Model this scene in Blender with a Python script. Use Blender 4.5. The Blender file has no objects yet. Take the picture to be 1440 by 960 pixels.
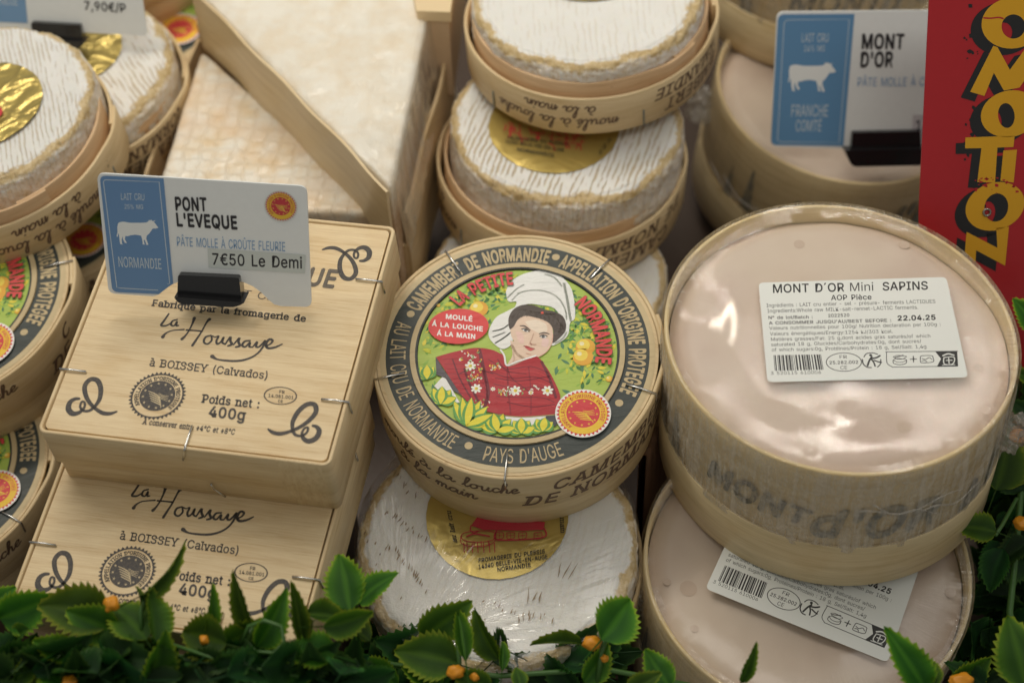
import bpy, math, random, bmesh
from math import sin, cos, pi, radians
from mathutils import Matrix, Vector, noise, geometry

# ------------------------------------------------------------------ scene, camera, world, lamps, exposure
sc = bpy.context.scene
col = sc.collection
RX = Vector((0.998925507601133, -0.03673138858585686, -0.02826013723203892))   # camera right
RD = Vector((-0.04634468970463486, -0.7917179124915368, -0.60912635534528))    # camera down
RF = Vector((0.0, 0.6097815609975412, -0.7925695224189496))                    # camera forward
CAM = Vector((0, 0, 0.70))
FPX = 2500.0
cd = bpy.data.cameras.new("camera"); cam = bpy.data.objects.new("camera", cd); col.objects.link(cam)
cam.matrix_world = Matrix(((RX.x, -RD.x, -RF.x, CAM.x), (RX.y, -RD.y, -RF.y, CAM.y), (RX.z, -RD.z, -RF.z, CAM.z), (0, 0, 0, 1)))
cd.sensor_width = 36; cd.lens = FPX / 1440 * 36; cd.clip_start = 0.02; cd.clip_end = 20
cd.dof.use_dof = True; cd.dof.focus_distance = 0.69; cd.dof.aperture_fstop = 7.0
sc.camera = cam
w = bpy.data.worlds.new("World"); sc.world = w; w.use_nodes = True
bg = w.node_tree.nodes["Background"]; bg.inputs[0].default_value = (1.0, 0.98, 0.92, 1); bg.inputs[1].default_value = 0.25
def area(name, loc, target, sx, sy, power, colr):
    l = bpy.data.lights.new(name, 'AREA'); l.shape = 'RECTANGLE'; l.size = sx; l.size_y = sy; l.energy = power; l.color = colr
    o = bpy.data.objects.new(name, l); col.objects.link(o); o.location = loc
    o.rotation_euler = (Vector(target) - Vector(loc)).to_track_quat('-Z', 'Y').to_euler()
    return o
area("counter_lamp", (-0.27, 0.88, 0.86), (0.0, 0.50, 0.12), 0.70, 0.08, 3.1, (1.0, 0.92, 0.80))
area("ceiling_lamp", (0.10, 0.78, 1.7), (0.0, 0.5, 0.1), 1.5, 0.8, 5.0, (1.0, 0.94, 0.85))
_a = area("rear_fill_light", (0.15, -0.10, 1.35), (0.12, 0.80, 0.15), 0.5, 0.2, 0.27, (1.0, 0.95, 0.86)); _a.data.spread = radians(40)  # added fill light above the lens, narrowed to brighten the rear stacks
vs = sc.view_settings; vs.view_transform = 'Standard'; vs.look = 'None'; vs.gamma = 1; vs.use_curve_mapping = False; vs.exposure = 0.0
sc.cycles.use_denoising = True
sc.cycles.max_bounces = 8; sc.cycles.transparent_max_bounces = 24

# ------------------------------------------------------------------ geometry of the place
def ray(u, v): return RX * ((u - 720) / FPX) + RD * ((v - 480) / FPX) + RF
def onz(u, v, z):
    d = ray(u, v); return CAM + d * ((z - CAM.z) / d.z)
def atd(u, v, D): return CAM + ray(u, v) * D
def loc2(M, u, v, z=0.0):
    """point of the sight line (u, v) on the plane z of frame M, in M's own coordinates"""
    Mi = M.inverted(); o = Mi @ CAM; d = Mi.to_3x3() @ ray(u, v); t = (z - o.z) / d.z
    p = o + d * t; return (p.x, p.y)
def cyl(M, u, v, R):
    Mi = M.inverted(); o = Mi @ CAM; d = Mi.to_3x3() @ ray(u, v)
    a = d.x**2 + d.y**2; b = 2 * (o.x*d.x + o.y*d.y); c = o.x**2 + o.y**2 - R*R
    q = b*b - 4*a*c
    t = (-b - math.sqrt(max(q, 0))) / (2*a); p = o + d*t
    return math.atan2(p.y, p.x), p.z
def tilt(tx, ty): return Matrix.Rotation(tx, 3, 'X') @ Matrix.Rotation(ty, 3, 'Y')
def frame(top, tx, ty, h, rz=0.0):
    """frame at the base of something whose top centre is `top` (camera at origin height)"""
    T = tilt(tx, ty); n = T.col[2]; p = Vector(top) + Vector((0, 0, 0.70)) - n*h
    return Matrix.Translation(p) @ T.to_4x4() @ Matrix.Rotation(rz, 4, 'Z')
def fbm(p, s, o=3):
    v = 0; a = 1; t = 0
    for _ in range(o):
        v += a * noise.noise(p * s); t += a; a *= .5; s *= 2.03
    return v / t

# ------------------------------------------------------------------ materials
MATS = {}
class NT:
    def __init__(s, name):
        s.m = bpy.data.materials.new(name); s.m.use_nodes = True; s.t = s.m.node_tree; s.n = s.t.nodes
        s.b = s.n["Principled BSDF"]; s.out = s.n["Material Output"]
    def node(s, k, **kw):
        n = s.n.new(k)
        for a, v in kw.items():
            if a.startswith('i_'):
                key = a[2:]; key = int(key) if key.isdigit() else key.replace('_', ' ')
                n.inputs[key].default_value = v
            else: setattr(n, a, v)
        return n
    def link(s, a, b): s.t.links.new(a, b)
    def math(s, op, a, b=None, clamp=False):
        n = s.n.new('ShaderNodeMath'); n.operation = op; n.use_clamp = clamp
        for i, x in enumerate((a, b)):
            if x is None: continue
            if isinstance(x, (int, float)): n.inputs[i].default_value = x
            else: s.link(x, n.inputs[i])
        return n.outputs[0]
    def ramp(s, x, stops, interp='LINEAR'):
        n = s.n.new('ShaderNodeValToRGB'); n.color_ramp.interpolation = interp
        e = n.color_ramp.elements
        e[0].position = stops[0][0]; e[0].color = stops[0][1]; e[1].position = stops[-1][0]; e[1].color = stops[-1][1]
        for p, c in stops[1:-1]:
            q = e.new(p); q.color = c
        s.link(x, n.inputs[0]); return n.outputs[0]
    def mix(s, f, a, b, mode='MIX'):
        n = s.n.new('ShaderNodeMix'); n.data_type = 'RGBA'; n.blend_type = mode
        for i, x in ((0, f), (6, a), (7, b)):
            if isinstance(x, (int, float)): n.inputs[i].default_value = x
            elif isinstance(x, tuple): n.inputs[i].default_value = x
            else: s.link(x, n.inputs[i])
        return n.outputs[2]
    def noise(s, vec, scale, detail=4, rough=.55, dist=0.0):
        n = s.node('ShaderNodeTexNoise'); n.inputs['Scale'].default_value = scale; n.inputs['Detail'].default_value = detail
        n.inputs['Roughness'].default_value = rough; n.inputs['Distortion'].default_value = dist
        if vec is not None: s.link(vec, n.inputs['Vector'])
        return n.outputs['Fac']
    def mapv(s, vec, scale, loc=(0, 0, 0), rot=(0, 0, 0)):
        n = s.node('ShaderNodeMapping'); n.inputs['Scale'].default_value = scale; n.inputs['Location'].default_value = loc
        n.inputs['Rotation'].default_value = rot; s.link(vec, n.inputs['Vector']); return n.outputs[0]
    def bump(s, h, dist, strength=1.0, normal=None):
        n = s.node('ShaderNodeBump'); n.inputs['Distance'].default_value = dist; n.inputs['Strength'].default_value = strength
        s.link(h, n.inputs['Height'])
        if normal is not None: s.link(normal, n.inputs['Normal'])
        return n.outputs[0]
def g(c, a=1): return (c[0], c[1], c[2], a)

def wood(name, c1, c2, rough=.55, stain=0.25, coat=0.0, gs=1.0):
    if name in MATS: return MATS[name]
    t = NT(name)
    uv = t.node('ShaderNodeTexCoord').outputs['UV']
    oi = t.node('ShaderNodeObjectInfo').outputs['Random']
    cmb = t.node('ShaderNodeCombineXYZ'); t.link(oi, cmb.inputs[0]); t.link(oi, cmb.inputs[1]); 
    va = t.node('ShaderNodeVectorMath', operation='ADD'); t.link(uv, va.inputs[0]); t.link(cmb.outputs[0], va.inputs[1])
    v = va.outputs[0]
    fine = t.noise(t.mapv(v, (70*gs, 1900*gs, 1)), 1.0, 5, .65)
    band = t.noise(t.mapv(v, (18, 260, 1)), 1.0, 3, .5, .6)
    blot = t.noise(t.mapv(v, (45, 60, 1)), 1.0, 3, .5)
    spots = t.noise(t.mapv(v, (160, 230, 1)), 1.0, 2, .5)
    f = t.math('ADD', t.math('MULTIPLY', fine, .55), t.math('MULTIPLY', band, .45))
    c = t.ramp(f, [(.36, g(c2)), (.47, g([a*.6+b*.4 for a, b in zip(c1, c2)])), (.60, g(c1))])
    st = t.math('MULTIPLY', t.ramp(blot, [(.5, (0, 0, 0, 1)), (.75, (1, 1, 1, 1))]), stain)
    c = t.mix(st, c, (c2[0]*1.0, c2[1]*.86, c2[2]*.55, 1))
    sp = t.math('MULTIPLY', t.ramp(spots, [(.74, (0, 0, 0, 1)), (.8, (1, 1, 1, 1))]), .45)
    c = t.mix(sp, c, (c2[0]*.45, c2[1]*.33, c2[2]*.2, 1))
    t.link(c, t.b.inputs['Base Color'])
    t.b.inputs['Roughness'].default_value = rough
    t.b.inputs['Coat Weight'].default_value = coat; t.b.inputs['Coat Roughness'].default_value = .12
    t.link(t.bump(f, .0004, .55), t.b.inputs['Normal'])
    MATS[name] = t.m; return t.m
WOOD = lambda: wood("pale_poplar_wood", (.82, .655, .40), (.62, .44, .225))
WOODL = lambda: wood("camembert_poplar_wood", (.76, .60, .36), (.58, .42, .21))
WOODI = lambda: wood("inner_poplar_wood", (.72, .50, .29), (.52, .32, .16))
WOODM = lambda: wood("spruce_band_wood", (.76, .62, .37), (.56, .43, .22), .5, .3, .15)
WOODE = lambda: wood("spruce_edge_wood", (.80, .64, .36), (.62, .46, .20), .5, .2, .3)

def plain(name, c, rough=.5, metal=0.0, coat=0.0, bump=0.0, bscale=300, trans=0.0, spec=.5):
    if name in MATS: return MATS[name]
    t = NT(name); t.b.inputs['Base Color'].default_value = g(c); t.b.inputs['Roughness'].default_value = rough
    t.b.inputs['Metallic'].default_value = metal; t.b.inputs['Coat Weight'].default_value = coat
    t.b.inputs['Specular IOR Level'].default_value = spec
    o = t.node('ShaderNodeTexCoord').outputs['Object']
    n = t.noise(o, bscale, 4)
    v = t.mix(t.math('MULTIPLY', n, .22), g(c), g([x*.72 for x in c]))
    t.link(v, t.b.inputs['Base Color'])
    if bump: t.link(t.bump(n, bump), t.b.inputs['Normal'])
    MATS[name] = t.m; return t.m

def ink(c, finish='wood'):
    """flat print: on wood it lets the grain wear through a little, on paper it follows the paper's creases"""
    key = "ink_%s_%02x%02x%02x" % ((finish,) + tuple(int(max(0, min(1, x))*255) for x in c))
    if key in MATS: return MATS[key]
    t = NT(key); b = t.b
    o = t.node('ShaderNodeTexCoord').outputs['Object']
    if finish == 'wood':
        n = t.noise(o, 1400, 3, .7)
        cc = t.mix(t.ramp(n, [(.4, (0, 0, 0, 1)), (.8, (.25, .25, .25, 1))]), g(c), (.42, .31, .17, 1))
        t.link(cc, b.inputs['Base Color']); b.inputs['Roughness'].default_value = .6
    elif finish == 'paper':
        mv = t.mapv(o, (60, 240, 60), rot=(0, 0, -.55))
        n = t.noise(mv, 1.0, 5, .6, 1.2); n2 = t.noise(o, 2600, 3, .6)
        cc = t.mix(t.math('MULTIPLY', n2, .22), g(c), g([min(1, x*1.15+.06) for x in c]))
        t.link(cc, b.inputs['Base Color']); b.inputs['Roughness'].default_value = .42; b.inputs['Coat Weight'].default_value = .08; b.inputs['Coat Roughness'].default_value = .3; b.inputs['Specular IOR Level'].default_value = .3
        t.link(t.bump(n, .0009, .7, t.bump(n2, .00006, .5)), b.inputs['Normal'])
    elif finish == 'smear':
        n = t.noise(o, 170, 4, .65, .8); n2 = t.noise(t.mapv(o, (900, 900, 60)), 1.0, 3)
        f = t.ramp(t.math('ADD', t.math('MULTIPLY', n, .6), t.math('MULTIPLY', n2, .4)), [(.47, (.25, .25, .25, 1)), (.54, (1, 1, 1, 1))])
        t.link(t.mix(t.math('MULTIPLY', f, .85), g(c), (.46, .39, .25, 1)), b.inputs['Base Color']); b.inputs['Roughness'].default_value = .6
    elif finish == 'gold':
        b.inputs['Base Color'].default_value = g(c); b.inputs['Roughness'].default_value = .4
    else:
        b.inputs['Base Color'].default_value = g(c); b.inputs['Roughness'].default_value = .45 if finish == 'card' else .55
        n = t.noise(o, 500, 3); t.link(t.mix(t.math('MULTIPLY', n, .1), g(c), g([x*.8 for x in c])), b.inputs['Base Color'])
    MATS[key] = t.m; return t.m

def rind_mat(name, stripes=1.0, rot=0.0, seed=0.0, freq=2300, coat=.35, warm=0.0):
    """bloomy rind: white top with drained-mat marks, tan crust on the shoulder, mottled side; attribute s runs centre-top-edge-bottom"""
    if name in MATS: return MATS[name]
    t = NT(name)
    at = t.node('ShaderNodeAttribute', attribute_name='s').outputs['Fac']
    o = t.node('ShaderNodeTexCoord').outputs['Object']
    o = t.mapv(o, (1, 1, 1), (seed, seed*.7, 0))
    n1 = t.noise(o, 95, 5, .65); n2 = t.noise(o, 420, 4, .7); n3 = t.noise(o, 60, 3, .5); n5 = t.noise(o, 1500, 3, .7)
    s = t.math('ADD', at, t.math('MULTIPLY', t.math('SUBTRACT', n1, .5), .17))
    s = t.math('ADD', s, t.math('MULTIPLY', t.math('SUBTRACT', n2, .5), .05))
    white = t.mix(n3, (.88, .875, .84, 1), (.80+warm, .785, .73-warm, 1))
    side = t.ramp(n2, [(.27, (.50, .36, .20, 1)), (.38, (.76, .65, .49, 1)), (.50, (.86, .79, .69, 1)), (.68, (.91, .88, .82, 1))])
    side = t.mix(t.ramp(n1, [(.53, (0, 0, 0, 1)), (.74, (.75, .75, .75, 1))]), side, (.68, .56, .36, 1))
    crust = t.ramp(n2, [(.3, (.52, .36, .14, 1)), (.7, (.74, .60, .36, 1))])
    mv = t.mapv(o, (1, 1, 1), rot=(0, 0, rot))
    sx = t.node('ShaderNodeSeparateXYZ'); t.link(mv, sx.inputs[0])
    wob = t.math('MULTIPLY', t.noise(t.mapv(mv, (85, 70, 1)), 1.0, 4), 9.0)
    lin = t.math('SINE', t.math('ADD', t.math('MULTIPLY', sx.outputs[0], freq), wob))
    dash = t.noise(t.mapv(mv, (650, 95, 10)), 1.0, 3, .6)
    big = t.noise(o, 28, 2)
    mk = t.math('ADD', t.math('MULTIPLY', lin, .15+.05*stripes), t.math('ADD', dash, t.math('MULTIPLY', t.math('SUBTRACT', big, .5), .6)))
    mk = t.math('MULTIPLY', t.ramp(mk, [(.61, (0, 0, 0, 1)), (.70, (1, 1, 1, 1))]), stripes)
    top = t.mix(t.math('MULTIPLY', mk, .8), white, (.50, .385, .22, 1))
    m1 = t.ramp(s, [(.475, (0, 0, 0, 1)), (.495, (1, 1, 1, 1))])
    m2 = t.ramp(s, [(.545, (0, 0, 0, 1)), (.575, (1, 1, 1, 1))])
    c = t.mix(m1, top, crust); c = t.mix(m2, c, side)
    t.link(c, t.b.inputs['Base Color'])
    t.b.inputs['Roughness'].default_value = .62; t.b.inputs['Subsurface Weight'].default_value = .3; t.b.inputs['Subsurface Scale'].default_value = .003; t.b.inputs['Subsurface Radius'].default_value = (1, .8, .55)
    t.b.inputs['Coat Weight'].default_value = coat*.5; t.b.inputs['Coat Roughness'].default_value = .16
    h = t.math('ADD', t.math('MULTIPLY', n2, .8), t.math('MULTIPLY', n5, .3))
    h = t.math('SUBTRACT', h, t.math('MULTIPLY', mk, .55))
    t.link(t.bump(h, .0010, .9), t.b.inputs['Normal'])
    cw = t.noise(t.mapv(o, (90, 300, 90), rot=(0, 0, .8)), 1.0, 4, .6, 1.5)
    t.link(t.bump(cw, .0007, 1.0), t.b.inputs['Coat Normal'])
    MATS[name] = t.m; return t.m

def film_mat(name, center=(0, 0), amount=.11, haze=.0, radial=1.0, rough=.09, bd=.0016, fr=22, fine=.22, det=5, patchy=False, low=1.6):
    """cling film: mostly clear, glossy, creased; creases run out from `center`"""
    if name in MATS: return MATS[name]
    t = NT(name); t.n.remove(t.b)
    o = t.node('ShaderNodeTexCoord').outputs['Object']
    mo = t.mapv(o, (1, 1, 1), (-center[0], -center[1], 0)); s = t.node('ShaderNodeSeparateXYZ'); t.link(mo, s.inputs[0])
    ang = t.math('ARCTAN2', s.outputs[1], s.outputs[0])
    ln = t.node('ShaderNodeVectorMath', operation='LENGTH'); t.link(mo, ln.inputs[0])
    cx = t.node('ShaderNodeCombineXYZ'); t.link(t.math('MULTIPLY', ang, fr), cx.inputs[0]); t.link(t.math('MULTIPLY', ln.outputs['Value'], 45), cx.inputs[1])
    r1 = t.noise(cx.outputs[0], 1.0, det, .6, .4)
    r2 = t.noise(o, 240, 4, .6, 1.0); r3 = t.noise(o, 40, 2, .5)
    h = t.math('ADD', t.math('MULTIPLY', r1, radial), t.math('ADD', t.math('MULTIPLY', r2, fine), t.math('MULTIPLY', r3, low)))
    nb = t.bump(h, bd, 1.0)
    gl = t.node('ShaderNodeBsdfGlossy'); gl.inputs['Roughness'].default_value = rough; gl.inputs['Color'].default_value = (1, 1, 1, 1); t.link(nb, gl.inputs['Normal'])
    tr = t.node('ShaderNodeBsdfTransparent'); tr.inputs['Color'].default_value = (.985, .985, .985, 1)
    lw = t.node('ShaderNodeLayerWeight'); lw.inputs['Blend'].default_value = .2; t.link(nb, lw.inputs['Normal'])
    f = t.math('ADD', t.math('MULTIPLY', lw.outputs['Fresnel'], .45), amount*.22, True)
    if patchy: f = t.math('MULTIPLY', f, t.ramp(t.noise(o, 45, 3, .6), [(.44, (.18, .18, .18, 1)), (.58, (1, 1, 1, 1))]))
    m = t.node('ShaderNodeMixShader'); t.link(f, m.inputs[0]); t.link(tr.outputs[0], m.inputs[1]); t.link(gl.outputs[0], m.inputs[2])
    res = m.outputs[0]
    if haze:
        df = t.node('ShaderNodeBsdfDiffuse'); df.inputs['Color'].default_value = (.86, .81, .70, 1); t.link(nb, df.inputs['Normal'])
        hz = t.math('MULTIPLY', t.ramp(t.math('ADD', t.math('MULTIPLY', r1, .6), t.math('MULTIPLY', r2, .4)), [(.40, (.12, .12, .12, 1)), (.66, (1, 1, 1, 1))]), haze)
        m2 = t.node('ShaderNodeMixShader'); t.link(hz, m2.inputs[0]); t.link(res, m2.inputs[1]); t.link(df.outputs[0], m2.inputs[2]); res = m2.outputs[0]
    t.link(res, t.out.inputs['Surface'])
    MATS[name] = t.m; return t.m

def gold_mat(name, seed=0, bd=.0015):
    if name in MATS: return MATS[name]
    t = NT(name); o = t.node('ShaderNodeTexCoord').outputs['Object']; o = t.mapv(o, (1, 1, 1), (seed, seed, 0))
    t.b.inputs['Base Color'].default_value = (.56, .43, .13, 1); t.b.inputs['Metallic'].default_value = .6
    t.b.inputs['Roughness'].default_value = .3
    n = t.noise(o, 55, 2, .5, 1.0); n2 = t.noise(o, 230, 3, .6)
    t.link(t.bump(t.math('ADD', n, t.math('MULTIPLY', n2, .15)), bd, .8), t.b.inputs['Normal'])
    MATS[name] = t.m; return t.m

# ------------------------------------------------------------------ object helpers
def link(o, parent=None):
    col.objects.link(o)
    if parent is not None: o.parent = parent
    return o
def thing(name, label, cat, M=None, group=None):
    o = bpy.data.objects.new(name, None); o.empty_display_size = .02; col.objects.link(o)
    if M is not None: o.matrix_world = M
    o['label'] = label; o['category'] = cat
    if group: o['group'] = group
    return o
def mk(name, V, F, mats, parent=None, uv=None, mi=None, smooth=False, attr=None):
    me = bpy.data.meshes.new(name); me.from_pydata([tuple(v) for v in V], [], F)
    for m in (mats if isinstance(mats, (list, tuple)) else [mats]): me.materials.append(m)
    if mi: me.polygons.foreach_set('material_index', mi)
    if smooth: me.polygons.foreach_set('use_smooth', [True]*len(F))
    if uv is not None:
        l = me.uv_layers.new(name='UVMap'); flat = []
        for lp in me.loops: flat += uv[lp.vertex_index]
        l.data.foreach_set('uv', flat)
    if attr is not None:
        a = me.attributes.new('s', 'FLOAT', 'POINT'); a.data.foreach_set('value', attr)
    me.update()
    o = bpy.data.objects.new(name, me); return link(o, parent)
def smooth_by(o, deg=40):
    me = o.data
    me.polygons.foreach_set('use_smooth', [True]*len(me.polygons))
    try: me.set_sharp_from_angle(angle=radians(deg))
    except Exception: pass

def circle_path(R, n=128, wob=0.0, seed=0, rx=None, ry=None, an=0.0, over=0.0, t=0.0):
    """(x, y, nx, ny, s) round the circle; `over` > 0 makes an open band whose end laps outside its start"""
    P = []; tot = 2*pi + over; m = int(n * tot/(2*pi))
    for i in range(m + (1 if over else 0)):
        a = i/n*2*pi
        r = R * (1 + wob*fbm(Vector((cos(a)*1.3+seed, sin(a)*1.3, seed)), 1.0, 2))
        if over:
            q = (a - (2*pi - .35))/.30; q = max(0, min(1, q)); r += (t+.0002)*q*q*(3-2*q)
        x, y = r*cos(a), r*sin(a)
        if rx:
            ex, ey = rx*cos(a), ry*sin(a); x, y = ex*cos(an)-ey*sin(an), ex*sin(an)+ey*cos(an); x *= r/R; y *= r/R
        P.append((x, y, cos(a if not rx else math.atan2(y, x)), sin(a if not rx else math.atan2(y, x)), a*R))
    return P
def rrect_path(hx, hy, r, nc=6, sub=6):
    P = []; s = 0; last = None
    pts = []
    for (cx, cy, a0) in ((hx-r, -hy+r, -90), (hx-r, hy-r, 0), (-hx+r, hy-r, 90), (-hx+r, -hy+r, 180)):
        for i in range(nc+1):
            a = radians(a0 + 90*i/nc); pts.append((cx+r*cos(a), cy+r*sin(a), cos(a), sin(a)))
    out = []
    for i in range(len(pts)):
        p, q = pts[i], pts[(i+1) % len(pts)]; L = math.hypot(q[0]-p[0], q[1]-p[1]); k = sub if L > .01 else 1
        for j in range(k):
            f = j/k; out.append((p[0]+(q[0]-p[0])*f, p[1]+(q[1]-p[1])*f, p[2]+(q[2]-p[2])*f, p[3]+(q[3]-p[3])*f))
    for p in out:
        if last: s += math.hypot(p[0]-last[0], p[1]-last[1])
        P.append(p + (s,)); last = p
    return P
def band(name, path, t, z0, z1, mat, parent, closed=True, zw=None, edge=None):
    """bent veneer band with slightly rounded edges"""
    b = min(.0004, t*.25); V = []; UV = []; F = []; MI = []
    cs = [(0, z0+b), (0, (z0+z1)/2), (0, z1-b), (-b, z1), (-t+b, z1), (-t, z1-b), (-t, z0+b), (-t+b, z0), (-b, z0)]
    k = len(cs); n = len(path)
    for (x, y, nx, ny, s) in path:
        dz = zw(math.atan2(y, x)) if zw else 0
        for j, (o, z) in enumerate(cs):
            V.append((x+nx*o, y+ny*o, z + (dz if j in (2, 3, 4, 5) else 0))); UV.append((s, z - o))
    for i in range(n if closed else n-1):
        a = i*k; c = ((i+1) % n)*k
        for j in range(k):
            j2 = (j+1) % k; F.append((a+j, c+j, c+j2, a+j2)); MI.append(1 if j in (2, 3, 4) else 0)
    if not closed:
        F.append(tuple(range(k-1, -1, -1))); F.append(tuple((n-1)*k + j for j in range(k))); MI += [1, 1]
    o = mk(name, V, F, [mat, edge or mat], parent, UV, MI); smooth_by(o, 50); return o
def panel(name, path, z, t, mat, parent, uvrot=0.0, inset=0.0):
    V = []; UV = []; n = len(path); c, s = cos(uvrot), sin(uvrot)
    for zz in (z, z-t):
        for p in path:
            x, y = p[0]-p[2]*inset, p[1]-p[3]*inset
            V.append((x, y, zz)); UV.append((x*c-y*s + (0 if zz == z else .001), x*s+y*c))
    F = [tuple(range(n)), tuple(range(2*n-1, n-1, -1))] + [(i, i+n, (i+1) % n + n, (i+1) % n) for i in range(n)]
    return mk(name, V, F, mat, parent, UV)

def tube(name, pts, r, mat, parent=None, seg=8, r2=None):
    V = []; F = []; n = len(pts); P = [Vector(p) for p in pts]
    up = Vector((.13, .21, .97))
    for i, p in enumerate(P):
        d = (P[min(i+1, n-1)] - P[max(i-1, 0)]).normalized(); a = d.cross(up)
        if a.length < 1e-3: a = d.cross(Vector((1, 0, 0)))
        a.normalize(); b = d.cross(a); rr = r if r2 is None else r + (r2-r)*i/(n-1)
        for k in range(seg): V.append(p + (a*cos(2*pi*k/seg) + b*sin(2*pi*k/seg))*rr)
    for i in range(n-1):
        for k in range(seg): F.append((i*seg+k, i*seg+(k+1) % seg, (i+1)*seg+(k+1) % seg, (i+1)*seg+k))
    F.append(tuple(range(seg-1, -1, -1))); F.append(tuple((n-1)*seg+k for k in range(seg)))
    return mk(name, V, F, mat, parent, smooth=True)

# ------------------------------------------------------------------ lettering: glyph outlines of Blender's own built-in font, plus strokes
CHARS = sorted(set("ABCDEFGHIJKLMNOPQRSTUVWXYZabcdefghijklmnopqrstuvwxyz0123456789.,:;+-/()%'°€éèàâÉÁÀÂÛûùê´•ñ"))
BOLDS = (0.0, 0.014, 0.03)
GL = {}; ADV = {}
def embolden(V, F, b):
    """heavier weight: a narrow strip laid along every outline edge"""
    cnt = {}; own = {}; V = list(V); F = list(F)
    for f in F:
        cx = sum(V[i][0] for i in f)/len(f); cy_ = sum(V[i][1] for i in f)/len(f)
        for i in range(len(f)):
            e = (f[i], f[(i+1) % len(f)]); k = (min(e), max(e)); cnt[k] = cnt.get(k, 0) + 1; own[k] = (cx, cy_)
    for (i, j), n in cnt.items():
        if n != 1: continue
        (x0, y0), (x1, y1) = V[i], V[j]; L = math.hypot(x1-x0, y1-y0)
        if L < 1e-6: continue
        dx, dy = (x1-x0)/L*b, (y1-y0)/L*b; nx, ny = -dy, dx
        if (own[(i, j)][0]-x0)*nx + (own[(i, j)][1]-y0)*ny > 0: nx, ny = -nx, -ny
        k = len(V); V += [(x0, y0), (x1, y1), (x1+nx+dx*.25, y1+ny+dy*.25), (x0+nx-dx*.25, y0+ny-dy*.25)]; F.append((k, k+1, k+2, k+3))
    return V, F
def build_glyphs():
    tmp = []; fnt = None
    try:
        import os   # the grotesque that ships inside Blender itself; Blender's default outline font serves when it is missing
        fnt = bpy.data.fonts.load(os.path.join(bpy.utils.system_resource('DATAFILES'), 'fonts', 'Inter.woff2'))
    except Exception: fnt = None
    for b in (0.0,):
        for c in CHARS:
            for key, body in (((c, b), c), ((c, b, 'w'), 'H' + c + 'H')):
                cu = bpy.data.curves.new('t', 'FONT'); cu.body = body; cu.size = 1; cu.resolution_u = 3; cu.offset = b; cu.fill_mode = 'FRONT'; cu.dimensions = '2D'
                cu.font = fnt or cu.font; o = bpy.data.objects.new('t', cu); col.objects.link(o); tmp.append((key, o))
        cu = bpy.data.curves.new('t', 'FONT'); cu.body = 'HH'; cu.font = fnt or cu.font; cu.offset = b; cu.resolution_u = 1; o = bpy.data.objects.new('t', cu); col.objects.link(o); tmp.append((('HH', b, 'w'), o))
    dg = bpy.context.evaluated_depsgraph_get()
    W = {}
    for key, o in tmp:
        e = o.evaluated_get(dg); me = e.to_mesh()
        vs_ = [(v.co.x, v.co.y) for v in me.vertices]
        if len(key) == 3: W[key[:2]] = (max(x for x, y in vs_) - min(x for x, y in vs_)) if vs_ else 0
        else: GL[key] = (vs_, [tuple(p.vertices) for p in me.polygons])
        e.to_mesh_clear()
    for b in BOLDS:
        hh = W[('HH', 0.0)]
        for c in CHARS:
            ADV[(c, b)] = W[(c, 0.0)] - hh + 1.2*b
            if b: GL[(c, b)] = embolden(*GL[(c, 0.0)], b)
        ADV[(' ', b)] = .30; GL[(' ', b)] = ([], [])
    for key, o in tmp:
        cu = o.data; bpy.data.objects.remove(o); bpy.data.curves.remove(cu)
build_glyphs()
CAPH = max(y for x, y in GL[('H', 0.0)][0])
XH = max(y for x, y in GL[('x', 0.0)][0])
SER = {}
def serif_glyph(c, b):
    if (c, b) in SER: return SER[(c, b)]
    V, F = GL[(c, 0.0)] if (c, 0.0) in GL else ([], [])
    V = list(V); F = list(F)
    if V:
        cnt = {}
        for f in F:
            for i in range(len(f)):
                e = (f[i], f[(i+1) % len(f)]); k = (min(e), max(e)); cnt[k] = cnt.get(k, 0) + 1
        ymin = min(y for x, y in V); ymax = max(y for x, y in V); add = []
        for (i, j), n in cnt.items():
            if n != 1: continue
            (x0, y0), (x1, y1) = V[i], V[j]
            if abs(y0-y1) > .012 or not (.05 < abs(x1-x0) < .26): continue
            y = (y0+y1)/2
            lo = min(x0, x1); hi = max(x0, x1)
            if abs(y-ymin) < .03 and c not in ",;()": add.append((lo-.065, hi+.065, y, y+.05))
            elif abs(y-ymax) < .03 or abs(y-XH) < .03:
                if c in "()": continue
                if c in "lbhdkijmnrpuB DPRFEL": add.append((lo-.085, hi+(.03 if c in "lbhkijmnrpdu" else .0), y-.05, y))
                elif c not in "tf0123456789": add.append((lo-.055, hi+.055, y-.045, y))
        for (a, b2, y0, y1) in add:
            k = len(V); V += [(a, y0), (b2, y0), (b2, y1), (a, y1)]; F.append((k, k+1, k+2, k+3))
    if b and V: V, F = embolden(V, F, b*.8)
    SER[(c, b)] = (V, F); return V, F
def text2d(s, bold=0.0, serif=False, italic=0.0, space=0.0, only=None):
    V = []; F = []; x = 0
    for c in s:
        gv, gf = (serif_glyph(c, bold) if serif else GL.get((c, bold), ([], [])))
        k = len(V); V += [(x + px + py*italic, py) for px, py in gv]; F += [tuple(i+k for i in f) for f in gf]
        x += ADV.get((c, bold), .5) + space
    return V, F, x - space
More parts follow.
